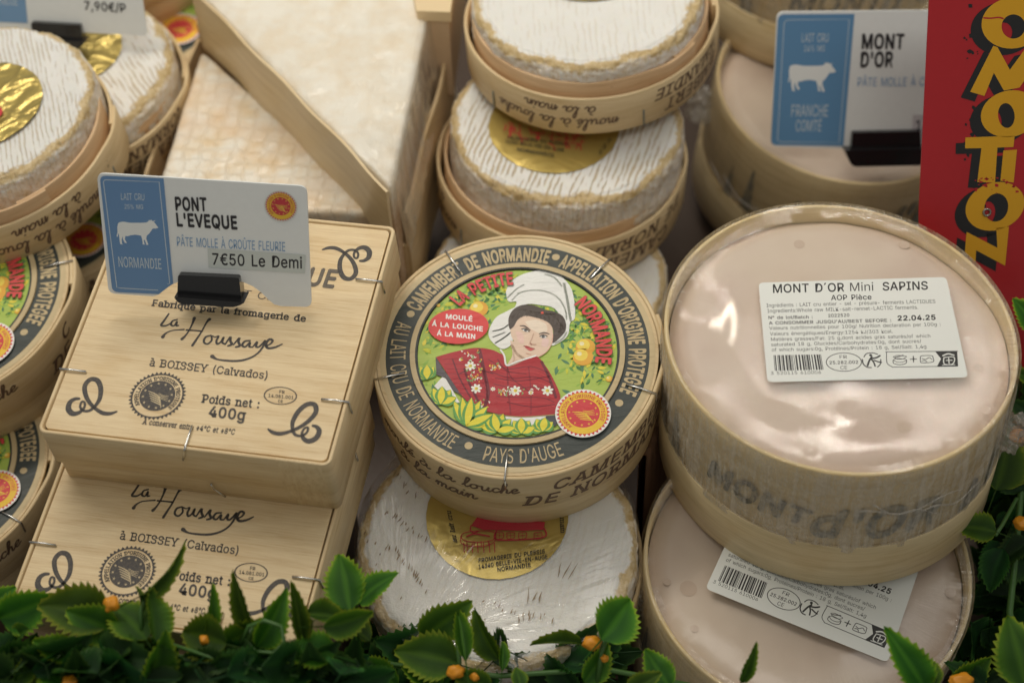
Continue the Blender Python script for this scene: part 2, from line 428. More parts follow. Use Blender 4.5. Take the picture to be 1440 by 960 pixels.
def spline(pts, sub=5):
    """Catmull-Rom through (x, y[, w])"""
    P = [tuple(p) + ((1.0,) if len(p) == 2 else ()) for p in pts]
    if len(P) < 3: return P
    out = []
    for i in range(len(P)-1):
        p0 = P[max(i-1, 0)]; p1 = P[i]; p2 = P[i+1]; p3 = P[min(i+2, len(P)-1)]
        for j in range(sub):
            t = j/sub; out.append(tuple(.5*((2*b) + (c-a)*t + (2*a-5*b+4*c-d)*t*t + (-a+3*b-3*c+d)*t**3) for a, b, c, d in zip(p0, p1, p2, p3)))
    out.append(P[-1]); return out
def ribbon(pts, w, sub=5, curve=True):
    P = spline(pts, sub) if curve else [tuple(p) + ((1.0,) if len(p) == 2 else ()) for p in pts]
    V = []; F = []; n = len(P)
    for i in range(n):
        a = P[max(i-1, 0)]; b = P[min(i+1, n-1)]; dx, dy = b[0]-a[0], b[1]-a[1]; L = math.hypot(dx, dy) or 1
        q = P[i][2]*w/2; V += [(P[i][0]-dy/L*q, P[i][1]+dx/L*q), (P[i][0]+dy/L*q, P[i][1]-dx/L*q)]
    for i in range(n-1): F.append((2*i, 2*i+1, 2*i+3, 2*i+2))
    # round ends
    for e, s in ((0, -1), (n-1, 1)):
        k = len(V); a = P[max(e-1, 0)]; b = P[min(e+1, n-1)]; th = math.atan2(b[1]-a[1], b[0]-a[0]) + (pi if s < 0 else 0); q = P[e][2]*w/2
        V += [(P[e][0]+q*cos(th+t), P[e][1]+q*sin(th+t)) for t in (-pi/2, -pi/4, 0, pi/4, pi/2)]; F.append(tuple(range(k, k+5)))
    return V, F
def poly(pts):
    tr = geometry.tessellate_polygon([[Vector((p[0], p[1], 0)) for p in pts]])
    return [tuple(p[:2]) for p in pts], [tuple(t) for t in tr]
def disc(cx, cy, r, n=40, ry=None, r0=0, an=0.0):
    ry = ry or r; c, s = cos(an), sin(an)
    P = [(r*cos(2*pi*i/n), ry*sin(2*pi*i/n)) for i in range(n)]
    P = [(cx+x*c-y*s, cy+x*s+y*c) for x, y in P]
    if not r0: return P, [tuple(range(n))]
    Q = [(cx+(x-cx)*r0, cy+(y-cy)*r0) for x, y in P]
    return P+Q, [(i, (i+1) % n, n+(i+1) % n, n+i) for i in range(n)]
CUR = {
 'a': ([[(.9, .85), (.55, 1), (.15, .7), (.1, .25), (.4, 0), (.75, .35), (.92, .9), (.88, .25), (1.05, 0), (1.35, .3)]], 1.3),
 'm': ([[(0, .3), (.2, .95), (.3, .6), (.25, 0)], [(.25, 0), (.35, .7), (.6, 1), (.72, .7), (.68, 0)], [(.68, 0), (.8, .7), (1.05, 1), (1.18, .7), (1.15, .2), (1.3, 0), (1.55, .3)]], 1.5),
 'o': ([[(.6, .95), (.2, .8), (.1, .3), (.4, 0), (.75, .3), (.75, .75), (.55, .98), (.9, .85), (1.2, .8)]], 1.15),
 'u': ([[(0, .8), (.12, .95), (.12, .3), (.3, 0), (.6, .3), (.75, .95), (.7, .3), (.85, 0), (1.1, .3)]], 1.05),
 'l': ([[(0, .2), (.35, .9), (.62, 1.9), (.45, 2.25), (.3, 1.8), (.22, .5), (.4, 0), (.7, .3)]], .7),
 'e': ([[(0, .3), (.5, .55), (.62, .85), (.4, 1), (.15, .7), (.15, .25), (.4, 0), (.85, .3)]], .8),
 'c': ([[(.7, .8), (.5, 1), (.2, .8), (.1, .3), (.4, 0), (.8, .3)]], .75),
 'h': ([[(0, .2), (.35, .9), (.57, 1.9), (.42, 2.25), (.28, 1.8), (.2, 0)], [(.2, 0), (.35, .7), (.6, .95), (.72, .65), (.7, .2), (.85, 0), (1.1, .3)]], 1.05),
 'i': ([[(0, .4), (.15, .95), (.1, .3), (.28, 0), (.55, .3)], [(.25, 1.4), (.3, 1.45)]], .5),
 'n': ([[(0, .4), (.2, .95), (.25, .5), (.22, 0)], [(.22, 0), (.38, .7), (.62, .98), (.75, .65), (.72, .2), (.9, 0), (1.2, .3)]], 1.1),
 ' ': ([], .8)}
CUR['à'] = (CUR['a'][0] + [[(.35, 1.6), (.65, 1.35)]], 1.3); CUR['é'] = (CUR['e'][0] + [[(.35, 1.35), (.65, 1.65)]], .8)
def cursive(s, wt=.2):
    V = []; F = []; x = 0
    for c in s:
        st, adv = CUR[c]
        for p in st:
            v, f = ribbon([(x+a*1.05+b*.12, b) for a, b in p], wt, 4); k = len(V); V += v; F += [tuple(i+k for i in q) for q in f]
        x += adv*1.05
    return V, F, x

class Print:
    """flat ink collected on one surface: every add() is one thin layer above the last"""
    def __init__(s, z, dz=2.0e-5, finish='wood'): s.V = []; s.F = []; s.MI = []; s.m = []; s.z = z; s.dz = dz; s.k = 0; s.fin = finish
    def _mi(s, c):
        m = c if isinstance(c, bpy.types.Material) else ink(c, s.fin)
        if m not in s.m: s.m.append(m)
        return s.m.index(m)
    def add(s, VF, c, f=None, lift=True, p3=None):
        V, F = VF[0], VF[1]
        if lift: s.k += 1
        z = s.z + s.k*s.dz; k = len(s.V)
        for v in V:
            if p3: s.V.append(p3(v, z))
            else:
                q = f(v) if f else v; s.V.append((q[0], q[1], z))
        s.F += [tuple(i+k for i in q) for q in F]; s.MI += [s._mi(c)]*len(F)
    def build(s, name, parent): return mk(name, s.V, s.F, s.m, parent, mi=s.MI) if s.V else None
def fit_map(V, w, bl, br, tl, cap=None):
    cap = cap or CAPH
    ax = ((br[0]-bl[0])/w, (br[1]-bl[1])/w); ay = ((tl[0]-bl[0])/cap, (tl[1]-bl[1])/cap)
    return [(bl[0]+x*ax[0]+y*ay[0], bl[1]+x*ax[1]+y*ay[1]) for x, y in V]
def arc_map(V, w, c, r, cap, a_mid, span=None, inward=False, capu=None, xs=1.0):
    """text on an arc. inward=False: letter tops point outwards, reading clockwise; True: tops point to the centre"""
    k = cap/(capu or CAPH); out = []
    sc_ = (span*r/w) if span else k*xs
    for x, y in V:
        t = (x - w/2)*sc_/r
        if inward: a = a_mid + t; rr = r - y*k
        else: a = a_mid - t; rr = r + y*k
        out.append((c[0]+rr*cos(a), c[1]+rr*sin(a)))
    return out

def cyl_print(pr, VF, w, R, a_mid, z, cap, c, capu=None, xs=1.0, flip=False, clip=None):
    k = cap/(capu or CAPH)
    def p3(v, off):
        x, y = v; t = (x-w/2)*k*xs/R; zz = y*k
        a = a_mid + (-t if flip else t); h = z - zz if flip else z + zz
        return ((R+off)*cos(a), (R+off)*sin(a), h)
    pr.add(VF, c, p3=p3, lift=False)

# ---- the round seal of protected origin
def seal(pr, c, r, rot, ring, body, field, edge, teeth=36, zig=True, mono=False):
    def m(v): return (c[0]+(v[0]*cos(rot)-v[1]*sin(rot))*r, c[1]+(v[0]*sin(rot)+v[1]*cos(rot))*r)
    if mono:
        P = []
        for i in range(teeth*2):
            a = i/(teeth*2)*2*pi; q = 1.0 if i % 2 == 0 else .90; P.append((q*cos(a), q*sin(a)))
        Q = [(.86*cos(i/(teeth*2)*2*pi), .86*sin(i/(teeth*2)*2*pi)) for i in range(teeth*2)]; n = teeth*2
        pr.add((P+Q, [(i, (i+1) % n, n+(i+1) % n, n+i) for i in range(n)]), body, m)
        pr.add(disc(0, 0, .62, 40, r0=0), body, m, lift=False)
    else:
        pr.add(disc(0, 0, 1.0, 48), edge, m)
        P = []
        for i in range(teeth*2):
            a = i/(teeth*2)*2*pi; q = .97 if i % 2 == 0 else .86; P.append((q*cos(a), q*sin(a)))
        pr.add((P + [(0, 0)], [(i, (i+1) % (teeth*2), teeth*2) for i in range(teeth*2)]), body, m)
        pr.add(disc(0, 0, .86, 48), ring, m); pr.add(disc(0, 0, .60, 40), body, m)
    V, F, w = text2d("APPELLATION D'ORIGINE PROTEGEE", .014 if not mono else .03, serif=mono)
    pr.add((arc_map(V, w, (0, 0), .655, .135, pi/2, span=radians(262)), F), body if not mono else body, m)
    for i in range(12):
        a = 2*pi*i/12 + .2; P = []
        for k in range(10):
            q = .055 if k % 2 == 0 else .022; P.append((.50*cos(a)+q*cos(k*pi/5+pi/2), .50*sin(a)+q*sin(k*pi/5+pi/2)))
        pr.add((P + [(.50*cos(a), .50*sin(a))], [(k, (k+1) % 10, 10) for k in range(10)]), field, m, lift=(i == 0))
    for k in range(5):
        y = .10 - .09*k
        pr.add(ribbon([(-.36+.05*k, y+.04, .7), (-.15+.04*k, y-.02, 1.1), (.02+.05*k, y-.10, 1.2), (.14+.03*k, y-.20, .7)], .032, 4), field, m, lift=False)
    for k in range(4):
        pr.add(ribbon([(.40, .04-.07*k, .6), (.22, .03-.05*k, 1), (.02, .10-.05*k, .8)], .02, 4), field, m, lift=False)

# ------------------------------------------------------------------ frames of the main things (measured once, in metres)
def fr(top, tx, ty, h, k=1.0, rz=0.0): return frame([c*k for c in top], tx, ty, h, rz)
M_CAM = fr((0.0019, 0.4241, -0.5581), .0727, -.0143, .0386)
M_PE = fr((-0.11, 0.4224, -0.5311), .0275, -.0398, .033, rz=-.2141)
M_PE2 = M_PE @ Matrix.Translation((-.0025, -.0565, -.0333))
M_MF = fr((0.1245, 0.4112, -0.5377), -.0297, -.0206, .0729)
M_ML = fr((0.1156, 0.3646, -0.6298), .0425, .0417, .0700, .9700)
M_MR = fr((0.1754, 0.6448, -0.6408), -.007, .1043, .0700, .97)
M_B2 = fr((0.0264, 0.569, -0.5998), -.03, .0284, .0237)
M_B1 = fr((0.0422, 0.6106, -0.5523), -.0469, -.0337, .0204)
M_L1 = fr((-0.2282, 0.5576, -0.5603), -.0136, -.0946, .0213)
M_L3 = fr((-0.2394, 0.4778, -0.5694), .0457, -.03, .0386, 1.02)
M_L4 = fr((-0.2587, 0.4351, -0.6345), 0, 0, .0386, .976)
H33 = .033; HC = .0386; HM = .0700; RCM = .0575

# ------------------------------------------------------------------ setting: dark shelf with stepped risers under the stacks
DARK = plain("dark_shelf_laminate", (.065, .038, .022), .5, bump=.0002)
bmv = [(-1.2, -.2, 0), (1.2, -.2, 0), (1.2, 1.6, 0), (-1.2, 1.6, 0), (-1.2, -.2, -.02), (1.2, -.2, -.02), (1.2, 1.6, -.02), (-1.2, 1.6, -.02)]
BOXF = [(0, 1, 2, 3), (7, 6, 5, 4), (0, 4, 5, 1), (1, 5, 6, 2), (2, 6, 7, 3), (3, 7, 4, 0)]
sh = mk("shelf_floor", bmv, BOXF, DARK); sh['kind'] = 'structure'
def riser(cx, cy, hx, hy, z0, z1, rz=0):
    c, s = cos(rz), sin(rz); V = []
    for z in (z1, z0):
        for x, y in ((-hx, -hy), (hx, -hy), (hx, hy), (-hx, hy)): V.append((cx+x*c-y*s, cy+x*s+y*c, z))
    o = mk("shelf_riser_floor", V, BOXF, DARK); o['kind'] = 'structure'; return o

STEEL = plain("staple_steel", (.72, .72, .70), .25, 1.0)
EDGE = lambda: WOODL()
def staple(parent, p_in, p_rim, p_down):
    r = .00042
    a = Vector(p_in); b = Vector(p_rim); d = Vector(p_down)
    o = tube('staple', [a - Vector((0, 0, .0006)), a + Vector((0, 0, .0004)), a + (b-a)*.5 + Vector((0, 0, .0005)), b + Vector((0, 0, .0002)), b + (d-b)*.12, b + (d-b)*.55, d], r, STEEL, parent, 6)
    return o
def staple_round(parent, R, h, ang, rin=.79, drop=.0065, z=None):
    z = h if z is None else z
    c, s = cos(ang), sin(ang)
    return staple(parent, (rin*R*c, rin*R*s, z+.0004), (1.004*R*c, 1.004*R*s, z+.0005), (1.006*R*c, 1.006*R*s, z-drop))

# ------------------------------------------------------------------ Camembert lid label
BLK = (.045, .055, .05); TAN = (.56, .44, .245); LIME = (.42, .56, .10)
def L0(u, v): return loc2(M_CAM, u, v, HC)
def ang0(u, v): p = L0(u, v); return math.atan2(p[1], p[0])
def label_print():
    R = RCM; pr = Print(HC + .00012, 1.9e-5, 'paper'); rnd = random.Random(5)
    pr.add(disc(0, 0, .945*R, 96), (.60, .48, .275))
    pr.add(disc(0, 0, .905*R, 96), BLK)
    pr.add(disc(0, 0, .738*R, 96), TAN); pr.add(disc(0, 0, .697*R, 96), (.03, .035, .03)); pr.add(disc(0, 0, .684*R, 96), LIME)
    rb = .768*R; ch = .108*R; ro = .876*R
    def arc_out(s, pa, pb, b=.014, dr=0):
        V, F, w_ = text2d(s, b); a0, a1 = ang0(*pa), ang0(*pb)
        if a1 > a0: a1 -= 2*pi
        pr.add((arc_map(V, w_, (0, 0), rb+dr, ch, (a0+a1)/2, span=a0-a1), F), TAN, lift=False)
    def arc_in(s, pa, pb, b=.0):
        V, F, w_ = text2d(s, b); a0, a1 = ang0(*pa), ang0(*pb)
        if a1 < a0: a1 += 2*pi
        pr.add((arc_map(V, w_, (0, 0), ro, ch, (a0+a1)/2, span=a1-a0, inward=True), F), TAN, lift=False)
    pr.k += 1
    arc_out("CAMEMBERT DE NORMANDIE", (574, 432), (773, 365), .03)
    arc_out("APPELLATION D'ORIGINE PROTEGEE", (789, 367), (883, 556), .03)
    arc_in("AU LAIT CRU DE NORMANDIE", (560, 452), (642, 622)); arc_in("PAYS D'AUGE", (681, 634), (791, 632))
    for p in ((781.7, 362), (870.7, 566.7), (659, 626.7), (577.7, 441.7)):
        q = L0(*p); pr.add(disc(q[0], q[1], .0016, 16), TAN, lift=False)
    c3 = lambda x, y: L0(480 + x/3, 320 + y/3)
    def P(pts, c, lift=True): pr.add(poly([c3(*p) for p in pts]), c, lift=lift)
    def S(pts, wd, c, lift=False): pr.add(ribbon([c3(*p[:2]) + tuple(p[2:]) for p in pts], wd*.00012, 4), c, lift=lift)
    def PS(pts, c, lift=True): pr.add(poly([q[:2] for q in spline([c3(*p) for p in pts + [pts[0]]], 4)][:-1]), c, lift=lift)
    # orchard background: little painted leaves
    greens = [(.06, .20, .05), (.12, .32, .06), (.20, .42, .06), (.60, .62, .05), (.78, .66, .06), (.30, .50, .08), (.09, .24, .11)]
    for i in range(1700):
        a = rnd.uniform(-pi, pi); q = rnd.uniform(.30, .675)*R; deg = math.degrees(a)
        dens = 0
        if -28 < deg < 62: dens = 1 if q > .36*R else .3
        elif 95 < deg < 172: dens = 1 if q > .44*R else .25
        elif deg > 172 or deg < -130: dens = .75 if q > .61*R else 0
        elif -130 < deg < -100: dens = .5 if q > .58*R else 0
        elif 62 < deg < 95: dens = .8 if q > .6*R else 0
        elif -70 < deg < -28: dens = .5 if q > .5*R else 0
        if rnd.random() > dens: continue
        x, y = q*cos(a), q*sin(a); L = rnd.uniform(.0018, .0042); th = rnd.uniform(0, 2*pi)
        dx, dy = L*cos(th), L*sin(th)
        if math.hypot(x+dx, y+dy) > .678*R: continue
        if i % 210 == 0: pr.k += 1
        pr.add(ribbon([(x, y, .1), (x+dx*.3, y+dy*.3, 1), (x+dx*.65, y+dy*.65, .8), (x+dx, y+dy, .05)], L*rnd.uniform(.28, .45), 3), rnd.choice(greens), lift=False)
    pr.k += 1
    for (x, y, r_) in ((580, 345, 32), (1030, 505, 33), (1020, 548, 34), (410, 330, 20), (1130, 640, 22), (400, 300, 14)):
        q = c3(x, y); rr = r_*.000118
        if math.hypot(*q)+rr > .69*R: rr = max(.0008, .69*R-math.hypot(*q))
        pr.add(disc(q[0], q[1], rr, 20), (.80, .42, .05), lift=(x == 580 or x == 1020)); pr.add(disc(q[0]-rr*.2, q[1]+rr*.25, rr*.68, 16), (.90, .68, .10)); pr.add(disc(q[0]-rr*.35, q[1]+rr*.4, rr*.25, 10), (.95, .85, .5)); pr.k -= 2 if x not in (580, 1020) else 0
    pr.k += 3
    # bonnet, ribbon, hair, face
    W1 = (.86, .86, .82); W2 = (.70, .74, .66); W3 = (.55, .60, .52)
    PS([(740, 335), (690, 360), (650, 385), (622, 440), (632, 480), (680, 515), (720, 490), (725, 430), (745, 380)], W1)
    S([(640, 440), (680, 430), (715, 405)], 5, W3); S([(650, 490), (690, 465), (720, 440)], 5, W3); S([(640, 465), (690, 445)], 4, W2)
    PS([(694, 275), (712, 235), (755, 205), (800, 190), (850, 183), (905, 195), (945, 225), (972, 265), (985, 330), (985, 385), (965, 405), (958, 450), (935, 478), (885, 500), (900, 440), (930, 400), (900, 345), (840, 330), (770, 330), (700, 395), (740, 320), (705, 315)], W1)
    S([(745, 280), (800, 268), (860, 272), (915, 300), (945, 350), (950, 390)], 5, W2); S([(700, 300), (740, 262), (770, 245)], 5, W3); S([(720, 310), (745, 285), (775, 270)], 4, W2)
    S([(940, 240), (952, 300), (962, 360), (968, 395)], 9, W2); S([(860, 200), (900, 215), (930, 250)], 6, W2); S([(905, 490), (935, 470), (950, 445)], 6, W2)
    SK = (.80, .60, .46); SK2 = (.78, .48, .36); SKL = (.88, .74, .60)
    PS([(712, 480), (722, 540), (695, 590), (712, 600), (745, 590), (800, 560), (830, 545), (800, 500)], SK)
    S([(720, 500), (740, 535), (775, 558)], 9, (.62, .42, .28)); S([(715, 585), (730, 560), (725, 530)], 4, SK2)
    PS([(712, 425), (722, 395), (760, 372), (810, 372), (860, 388), (888, 420), (893, 455), (888, 490), (868, 525), (835, 548), (800, 545), (765, 522), (735, 490), (718, 462)], SK)
    PS([(775, 400), (820, 392), (862, 410), (868, 440), (840, 450), (800, 430)], SKL); PS([(735, 440), (765, 450), (770, 490), (748, 485)], (.84, .58, .50)); PS([(850, 470), (875, 475), (868, 505), (845, 500)], (.84, .60, .54), False)
    HR = (.085, .065, .055)
    PS([(706, 415), (706, 385), (725, 350), (765, 330), (815, 332), (860, 350), (900, 358), (935, 378), (948, 410), (945, 440), (925, 465), (895, 490), (888, 475), (895, 440), (880, 410), (850, 392), (815, 382), (775, 376), (745, 392), (728, 420), (712, 432)], HR)
    for k in range(9): S([(722+k*20, 385-k*2), (745+k*20, 352+k*2), (775+k*20, 350+k*5), (790+k*17, 372+k*6)], 2.2, (.22, .17, .13))
    for k in range(5): S([(900+k*8, 380+k*8), (925+k*4, 410+k*5), (915+k*3, 450)], 2.2, (.20, .16, .13))
    q = c3(848, 363); pr.add(disc(q[0], q[1], .0006, 10), (.75, .10, .06))
    DK = (.10, .07, .06)
    S([(755, 418, .6), (775, 420, 1), (797, 437, .6)], 5, DK, True); S([(835, 452, .6), (855, 447, 1), (877, 452, .6)], 5, DK)
    for (x, y) in ((778, 437), (852, 464)):
        q = c3(x, y); pr.add(disc(q[0], q[1], .00135, 14, .0007, an=-.35), (.80, .78, .74)); pr.add(disc(q[0], q[1], .00066, 12), (.12, .12, .12)); pr.k -= 1
    pr.k += 1
    S([(762, 432), (778, 430), (793, 442)], 4, DK); S([(838, 462), (852, 456), (868, 462)], 4, DK)
    S([(812, 450), (803, 475), (796, 490), (808, 496), (822, 497)], 3, (.60, .38, .27)); S([(797, 492), (803, 497)], 4, (.50, .22, .18))
    PS([(770, 503), (785, 503), (800, 510), (815, 514), (800, 523), (785, 517)], (.62, .10, .10)); S([(770, 503), (790, 509), (816, 515)], 2.5, (.35, .05, .05)); S([(780, 533), (800, 538)], 3, SK2)
    S([(892, 455), (888, 490), (868, 525), (838, 546)], 3, SK2)
    # shawl
    RED = (.43, .022, .032); RD2 = (.17, .014, .028); WH = (.84, .84, .80)
    P([(392, 672), (435, 625), (470, 690), (500, 742), (470, 745), (430, 710)], WH); P([(398, 548), (402, 625), (440, 640), (470, 690), (520, 720), (430, 600)], (.10, .09, .10), False)
    P([(692, 800), (865, 798), (850, 845), (780, 852), (700, 835)], WH, False); P([(862, 798), (905, 790), (925, 795), (905, 840), (850, 850)], (.07, .07, .08), False)
    PS([(400, 550), (470, 530), (560, 512), (630, 518), (670, 535), (690, 545), (700, 590), (760, 570), (818, 545), (860, 585), (893, 640), (920, 700), (925, 740), (915, 785), (830, 797), (740, 800), (640, 785), (570, 765), (520, 725), (480, 670), (440, 610)], RED)
    S([(672, 520), (688, 545), (698, 585), (740, 570), (820, 545)], 6, WH, True); S([(700, 590), (720, 640), (800, 700)], 3, RD2); S([(583, 520), (600, 600), (620, 700), (600, 770)], 12, RD2); S([(500, 620), (560, 600), (640, 620)], 4, RD2)
    S([(650, 640), (760, 650), (880, 630)], 3, RD2); S([(640, 790), (760, 803), (915, 792)], 4, (.35, .30, .12)); S([(520, 600), (540, 660), (580, 740)], 8, RD2); S([(660, 560), (700, 610), (780, 620)], 3, RD2); S([(700, 740), (800, 760), (900, 750)], 3, RD2)
    for k in range(9): S([(430+k*9, 560+k*20), (520+k*10, 560+k*22), (600+k*3, 590+k*20), (590+k*4, 640+k*14)], 2.4, (.30, .016, .03))
    for k in range(8): S([(620+k*6, 560+k*26), (700+k*8, 600+k*20), (800+k*8, 590+k*22), (880+k*3, 620+k*20)], 2.6, (.58, .05, .06) if k % 2 else RD2)
    S([(845, 570), (878, 640), (905, 720)], 9, RD2); S([(470, 560), (500, 640), (545, 720)], 5, RD2); S([(700, 600), (705, 690), (715, 790)], 5, (.28, .016, .03)); S([(790, 590), (800, 690), (800, 790)], 4, (.28, .016, .03))
    pr.k += 1
    def flower(x, y, r_):
        r_ *= .62
        q = c3(x, y)
        for k in range(7):
            a = k*2*pi/7 + x; pr.add(disc(q[0]+r_*.62*cos(a), q[1]+r_*.62*sin(a), r_*.40, 8, r_*.25, an=a), (.86, .87, .78), lift=False)
        pr.k += 1; pr.add(disc(q[0], q[1], r_*.32, 10), (.85, .60, .05), lift=False); pr.add(disc(q[0]+r_*.1, q[1], r_*.12, 8), (.12, .35, .12)); pr.k -= 2
    for f_ in ((545, 588, .0036), (570, 683, .0036), (735, 692, .0038), (870, 692, .0038), (640, 685, .0016), (800, 700, .0018)): flower(*f_)
    for i in range(120):
        zx, zy, zr = rnd.choice(((545, 545, 45), (570, 640, 32), (595, 745, 32), (690, 695, 28), (805, 690, 45), (650, 590, 20), (560, 600, 40)))
        x = zx + rnd.uniform(-zr, zr); y = zy + rnd.uniform(-zr*.5, zr*.5); th = rnd.uniform(0, 6.28); l_ = rnd.uniform(5, 13)
        S([(x, y, .4), (x+l_*.6*cos(th), y+l_*.6*sin(th), 1), (x+l_*cos(th+.7), y+l_*sin(th+.7), .4)], 4.5, rnd.choice([(.85, .60, .06), (.82, .80, .70), (.20, .42, .14), (.85, .35, .06), (.88, .85, .76)]))
    pr.k += 3
    # foliage at the foot of the picture
    def fan(cx, cy, L, a0, a1, n):
        kk = pr.k
        for k in range(n):
            pr.k = kk + (k % 3)*2
            a = radians(a0 + (a1-a0)*k/(n-1)); ex, ey = cx + L*cos(a), cy - L*sin(a)
            pts = [(cx, cy, .3), (cx+(ex-cx)*.35, cy+(ey-cy)*.35, 1), (cx+(ex-cx)*.7, cy+(ey-cy)*.7, .8), (ex, ey, .05)]
            pr.k += 1; S(pts, 42, (.13, .36, .08)); pr.k += 1; S([(x, y, w_*.55) for x, y, w_ in pts], 42, (.80, .70, .05))
        pr.k = kk
    fan(530, 840, 118, 118, 5, 7); fan(420, 745, 70, 150, 20, 5); fan(660, 862, 75, 165, 10, 6); fan(362, 640, 55, 150, 60, 4); fan(760, 868, 60, 160, 20, 5); fan(850, 860, 55, 160, 40, 4); pr.k += 7
    # re-cover anything that strayed over the hairline
    pr.add(disc(0, 0, .738*R, 96, r0=.702/.738), TAN); pr.add(disc(0, 0, .702*R, 96, r0=.688/.702), (.03, .035, .03))
    print('label layers', pr.k)
    # red oval
    q = c3(495, 422); e = c3(622, 425); rx = math.hypot(e[0]-q[0], e[1]-q[1])
    pr.add(disc(q[0], q[1], rx, 48, rx*.70, an=-.05), (.72, .06, .06)); pr.k += 1
    for s_, a, b, t_ in (("MOULÉ", (440, 390), (556, 402), (441, 371)), ("À LA LOUCHE", (383, 420), (600, 444), (384, 401)), ("À LA MAIN", (404, 460), (568, 476), (405, 441))):
        V, F, w_ = text2d(s_.replace("À", "Á") if s_[0] == "À" else s_, .03); pr.add((fit_map(V, w_, c3(*a), c3(*b), c3(*t_)), F), (.9, .9, .86), lift=False)
    # red arc lettering with a dark outline
    for s_, pa, pb in (("LA PETITE", (463, 312), (728, 215)), ("NORMANDE", (1012, 305), (1110, 585))):
        V, F, w_ = text2d(s_, .03); a = c3(*pa); b = c3(*pb); a0 = math.atan2(a[1], a[0]); a1 = math.atan2(b[1], b[0]); r0 = .555*R if s_[0] == 'L' else .545*R
        pr.k += 1
        for dx, dy in ((-.0002, 0), (.0002, 0), (0, .0002), (0, -.0002)):
            M_ = arc_map(V, w_, (0, 0), r0, .10*R, (a0+a1)/2, span=a0-a1); pr.add(([(x+dx, y+dy) for x, y in M_], F), (.10, .10, .05), lift=False); pr.k += 1
        pr.add((arc_map(V, w_, (0, 0), r0, .10*R, (a0+a1)/2, span=a0-a1), F), (.74, .07, .07))
    # seal
    q = c3(1020, 790); e = c3(1138, 792)
    seal(pr, q, math.hypot(e[0]-q[0], e[1]-q[1]), radians(10), (.86, .56, .04), (.66, .05, .06), (.90, .62, .06), (.9, .87, .82))
    return pr

BRN = (.13, .075, .05)
def side_print(pr, R, items, flip, ztop, zbot):
    """items: (kind, angle). Lines run round the lid's side; flip for lids that lie upside down"""
    H = ztop - zbot
    for kind, a in items:
        if kind == 's':
            for (s_, f, x) in (("moulé à la louche", .56, .015), ("à la main", .20, -.03)):
                V, F, w_ = cursive(s_, .24); z = zbot + H*(1-f if flip else f); cyl_print(pr, (V, F), w_, R, a + (x if not flip else -x), z, H*.145, BRN, capu=1.0, xs=1.12, flip=flip)
        else:
            for (s_, f, x) in (("CAMEMBERT", .54, .02), ("DE NORMANDIE", .14, -.02)):
                V, F, w_ = text2d(s_, .014, serif=True, italic=.28, space=.03); z = zbot + H*(1-f if flip else f); cyl_print(pr, (V, F), w_, R, a + (x if not flip else -x), z, H*.29, BRN, xs=1.05, flip=flip)

LABEL_ME = None
def lidded_box(label, M, R, h, rot, side, staples, group="lidded camembert boxes", seams=True):
    global LABEL_ME
    t = thing('camembert_box', label, 'cheese box', M, group)
    s_ = R/RCM
    Rt = R*.972
    band('tray', circle_path(Rt, 128, .004, R*99), .0016, 0, h*.62, WOODL(), t)
    panel('tray_floor', circle_path(Rt-.0016, 96), .0016, .0014, WOODL(), t)
    zb = h - .0235
    lid = band('lid', circle_path(R, 128, .002, R*57, over=.25 if seams else 0, t=.0012), .0017, zb, h + .0003, WOODL(), t, closed=not seams)
    top = panel('lid_top', circle_path(R-.0019, 128, .002, R*57), h, .0014, WOODL(), lid, .6)
    if LABEL_ME is None:
        o = label_print().build('paper_label', lid); LABEL_ME = o.data; o.name = 'paper_label'
    else:
        o = bpy.data.objects.new('paper_label', LABEL_ME); col.objects.link(o); o.parent = lid; o.rotation_euler = (0, 0, rot); o.scale = (s_, s_, 1); o.location = (0, 0, h-HC)
    pr = Print(.00015, 0, 'wood'); side_print(pr, R, side, False, h, zb); pr.build('side_lettering', lid)
    for a in staples: staple_round(lid, R, h, a)
    return t
fc = lambda M, u, v, z=HC: (lambda p: math.atan2(p[1], p[0]))(loc2(M, u, v, z))
st0 = [fc(M_CAM, 635, 366), fc(M_CAM, 846, 377), fc(M_CAM, 545, 531), fc(M_CAM, 905, 549), fc(M_CAM, 712, 655)]
A_S = cyl(M_CAM, 628, 655, RCM)[0]; A_C = cyl(M_CAM, 862, 658, RCM)[0]
cam_box = lidded_box('round wooden camembert box whose bonneted woman label faces up in full view at the centre', M_CAM, RCM, HC, 0,
    [('s', A_S-.10), ('c', A_C+.10), ('s', A_C+1.35), ('c', A_C+2.6)], st0)
bul = ang0(870.7, 566.7)
r3 = fc(M_L3, 35.5, 468) - bul
lid3 = lidded_box('lidded camembert box with foliage label under the open cheese at the left edge', M_L3, RCM*1.02, HC, r3,
    [('c', cyl(M_L3, 98, 455, RCM*1.02)[0]+.42), ('s', cyl(M_L3, 98, 455, RCM*1.02)[0]-1.2)], [st0[3]+r3+.55, st0[4]+r3, st0[1]+r3+.1])
r4 = fc(M_L4, 38, 662) - bul
lid4 = lidded_box('lowest lidded camembert box in the left edge stack, beside the lower square box', M_L4, RCM*.976, HC, r4,
    [('c', cyl(M_L4, 75, 690, RCM*.97)[0]+.55), ('s', cyl(M_L4, 75, 690, RCM*.97)[0]-1.1)], [fc(M_L4, 15, 727), st0[2]+r4])
def fr_px(u, v, z, h, tx=0, ty=0): p = onz(u, v, z) - Vector((0, 0, .70)); return frame(p, tx, ty, h)
M_L6 = fr_px(45, 283, .075, HC)
r6 = fc(M_L6, 128, 348) - fc(M_CAM, 820, 584)
lidded_box('blurred camembert box deep in the gap left of the square pont l\'eveque box', M_L6, RCM, HC, r6, [('c', -1.0)], [])
M_L5 = fr_px(176, -4, .098, HC)
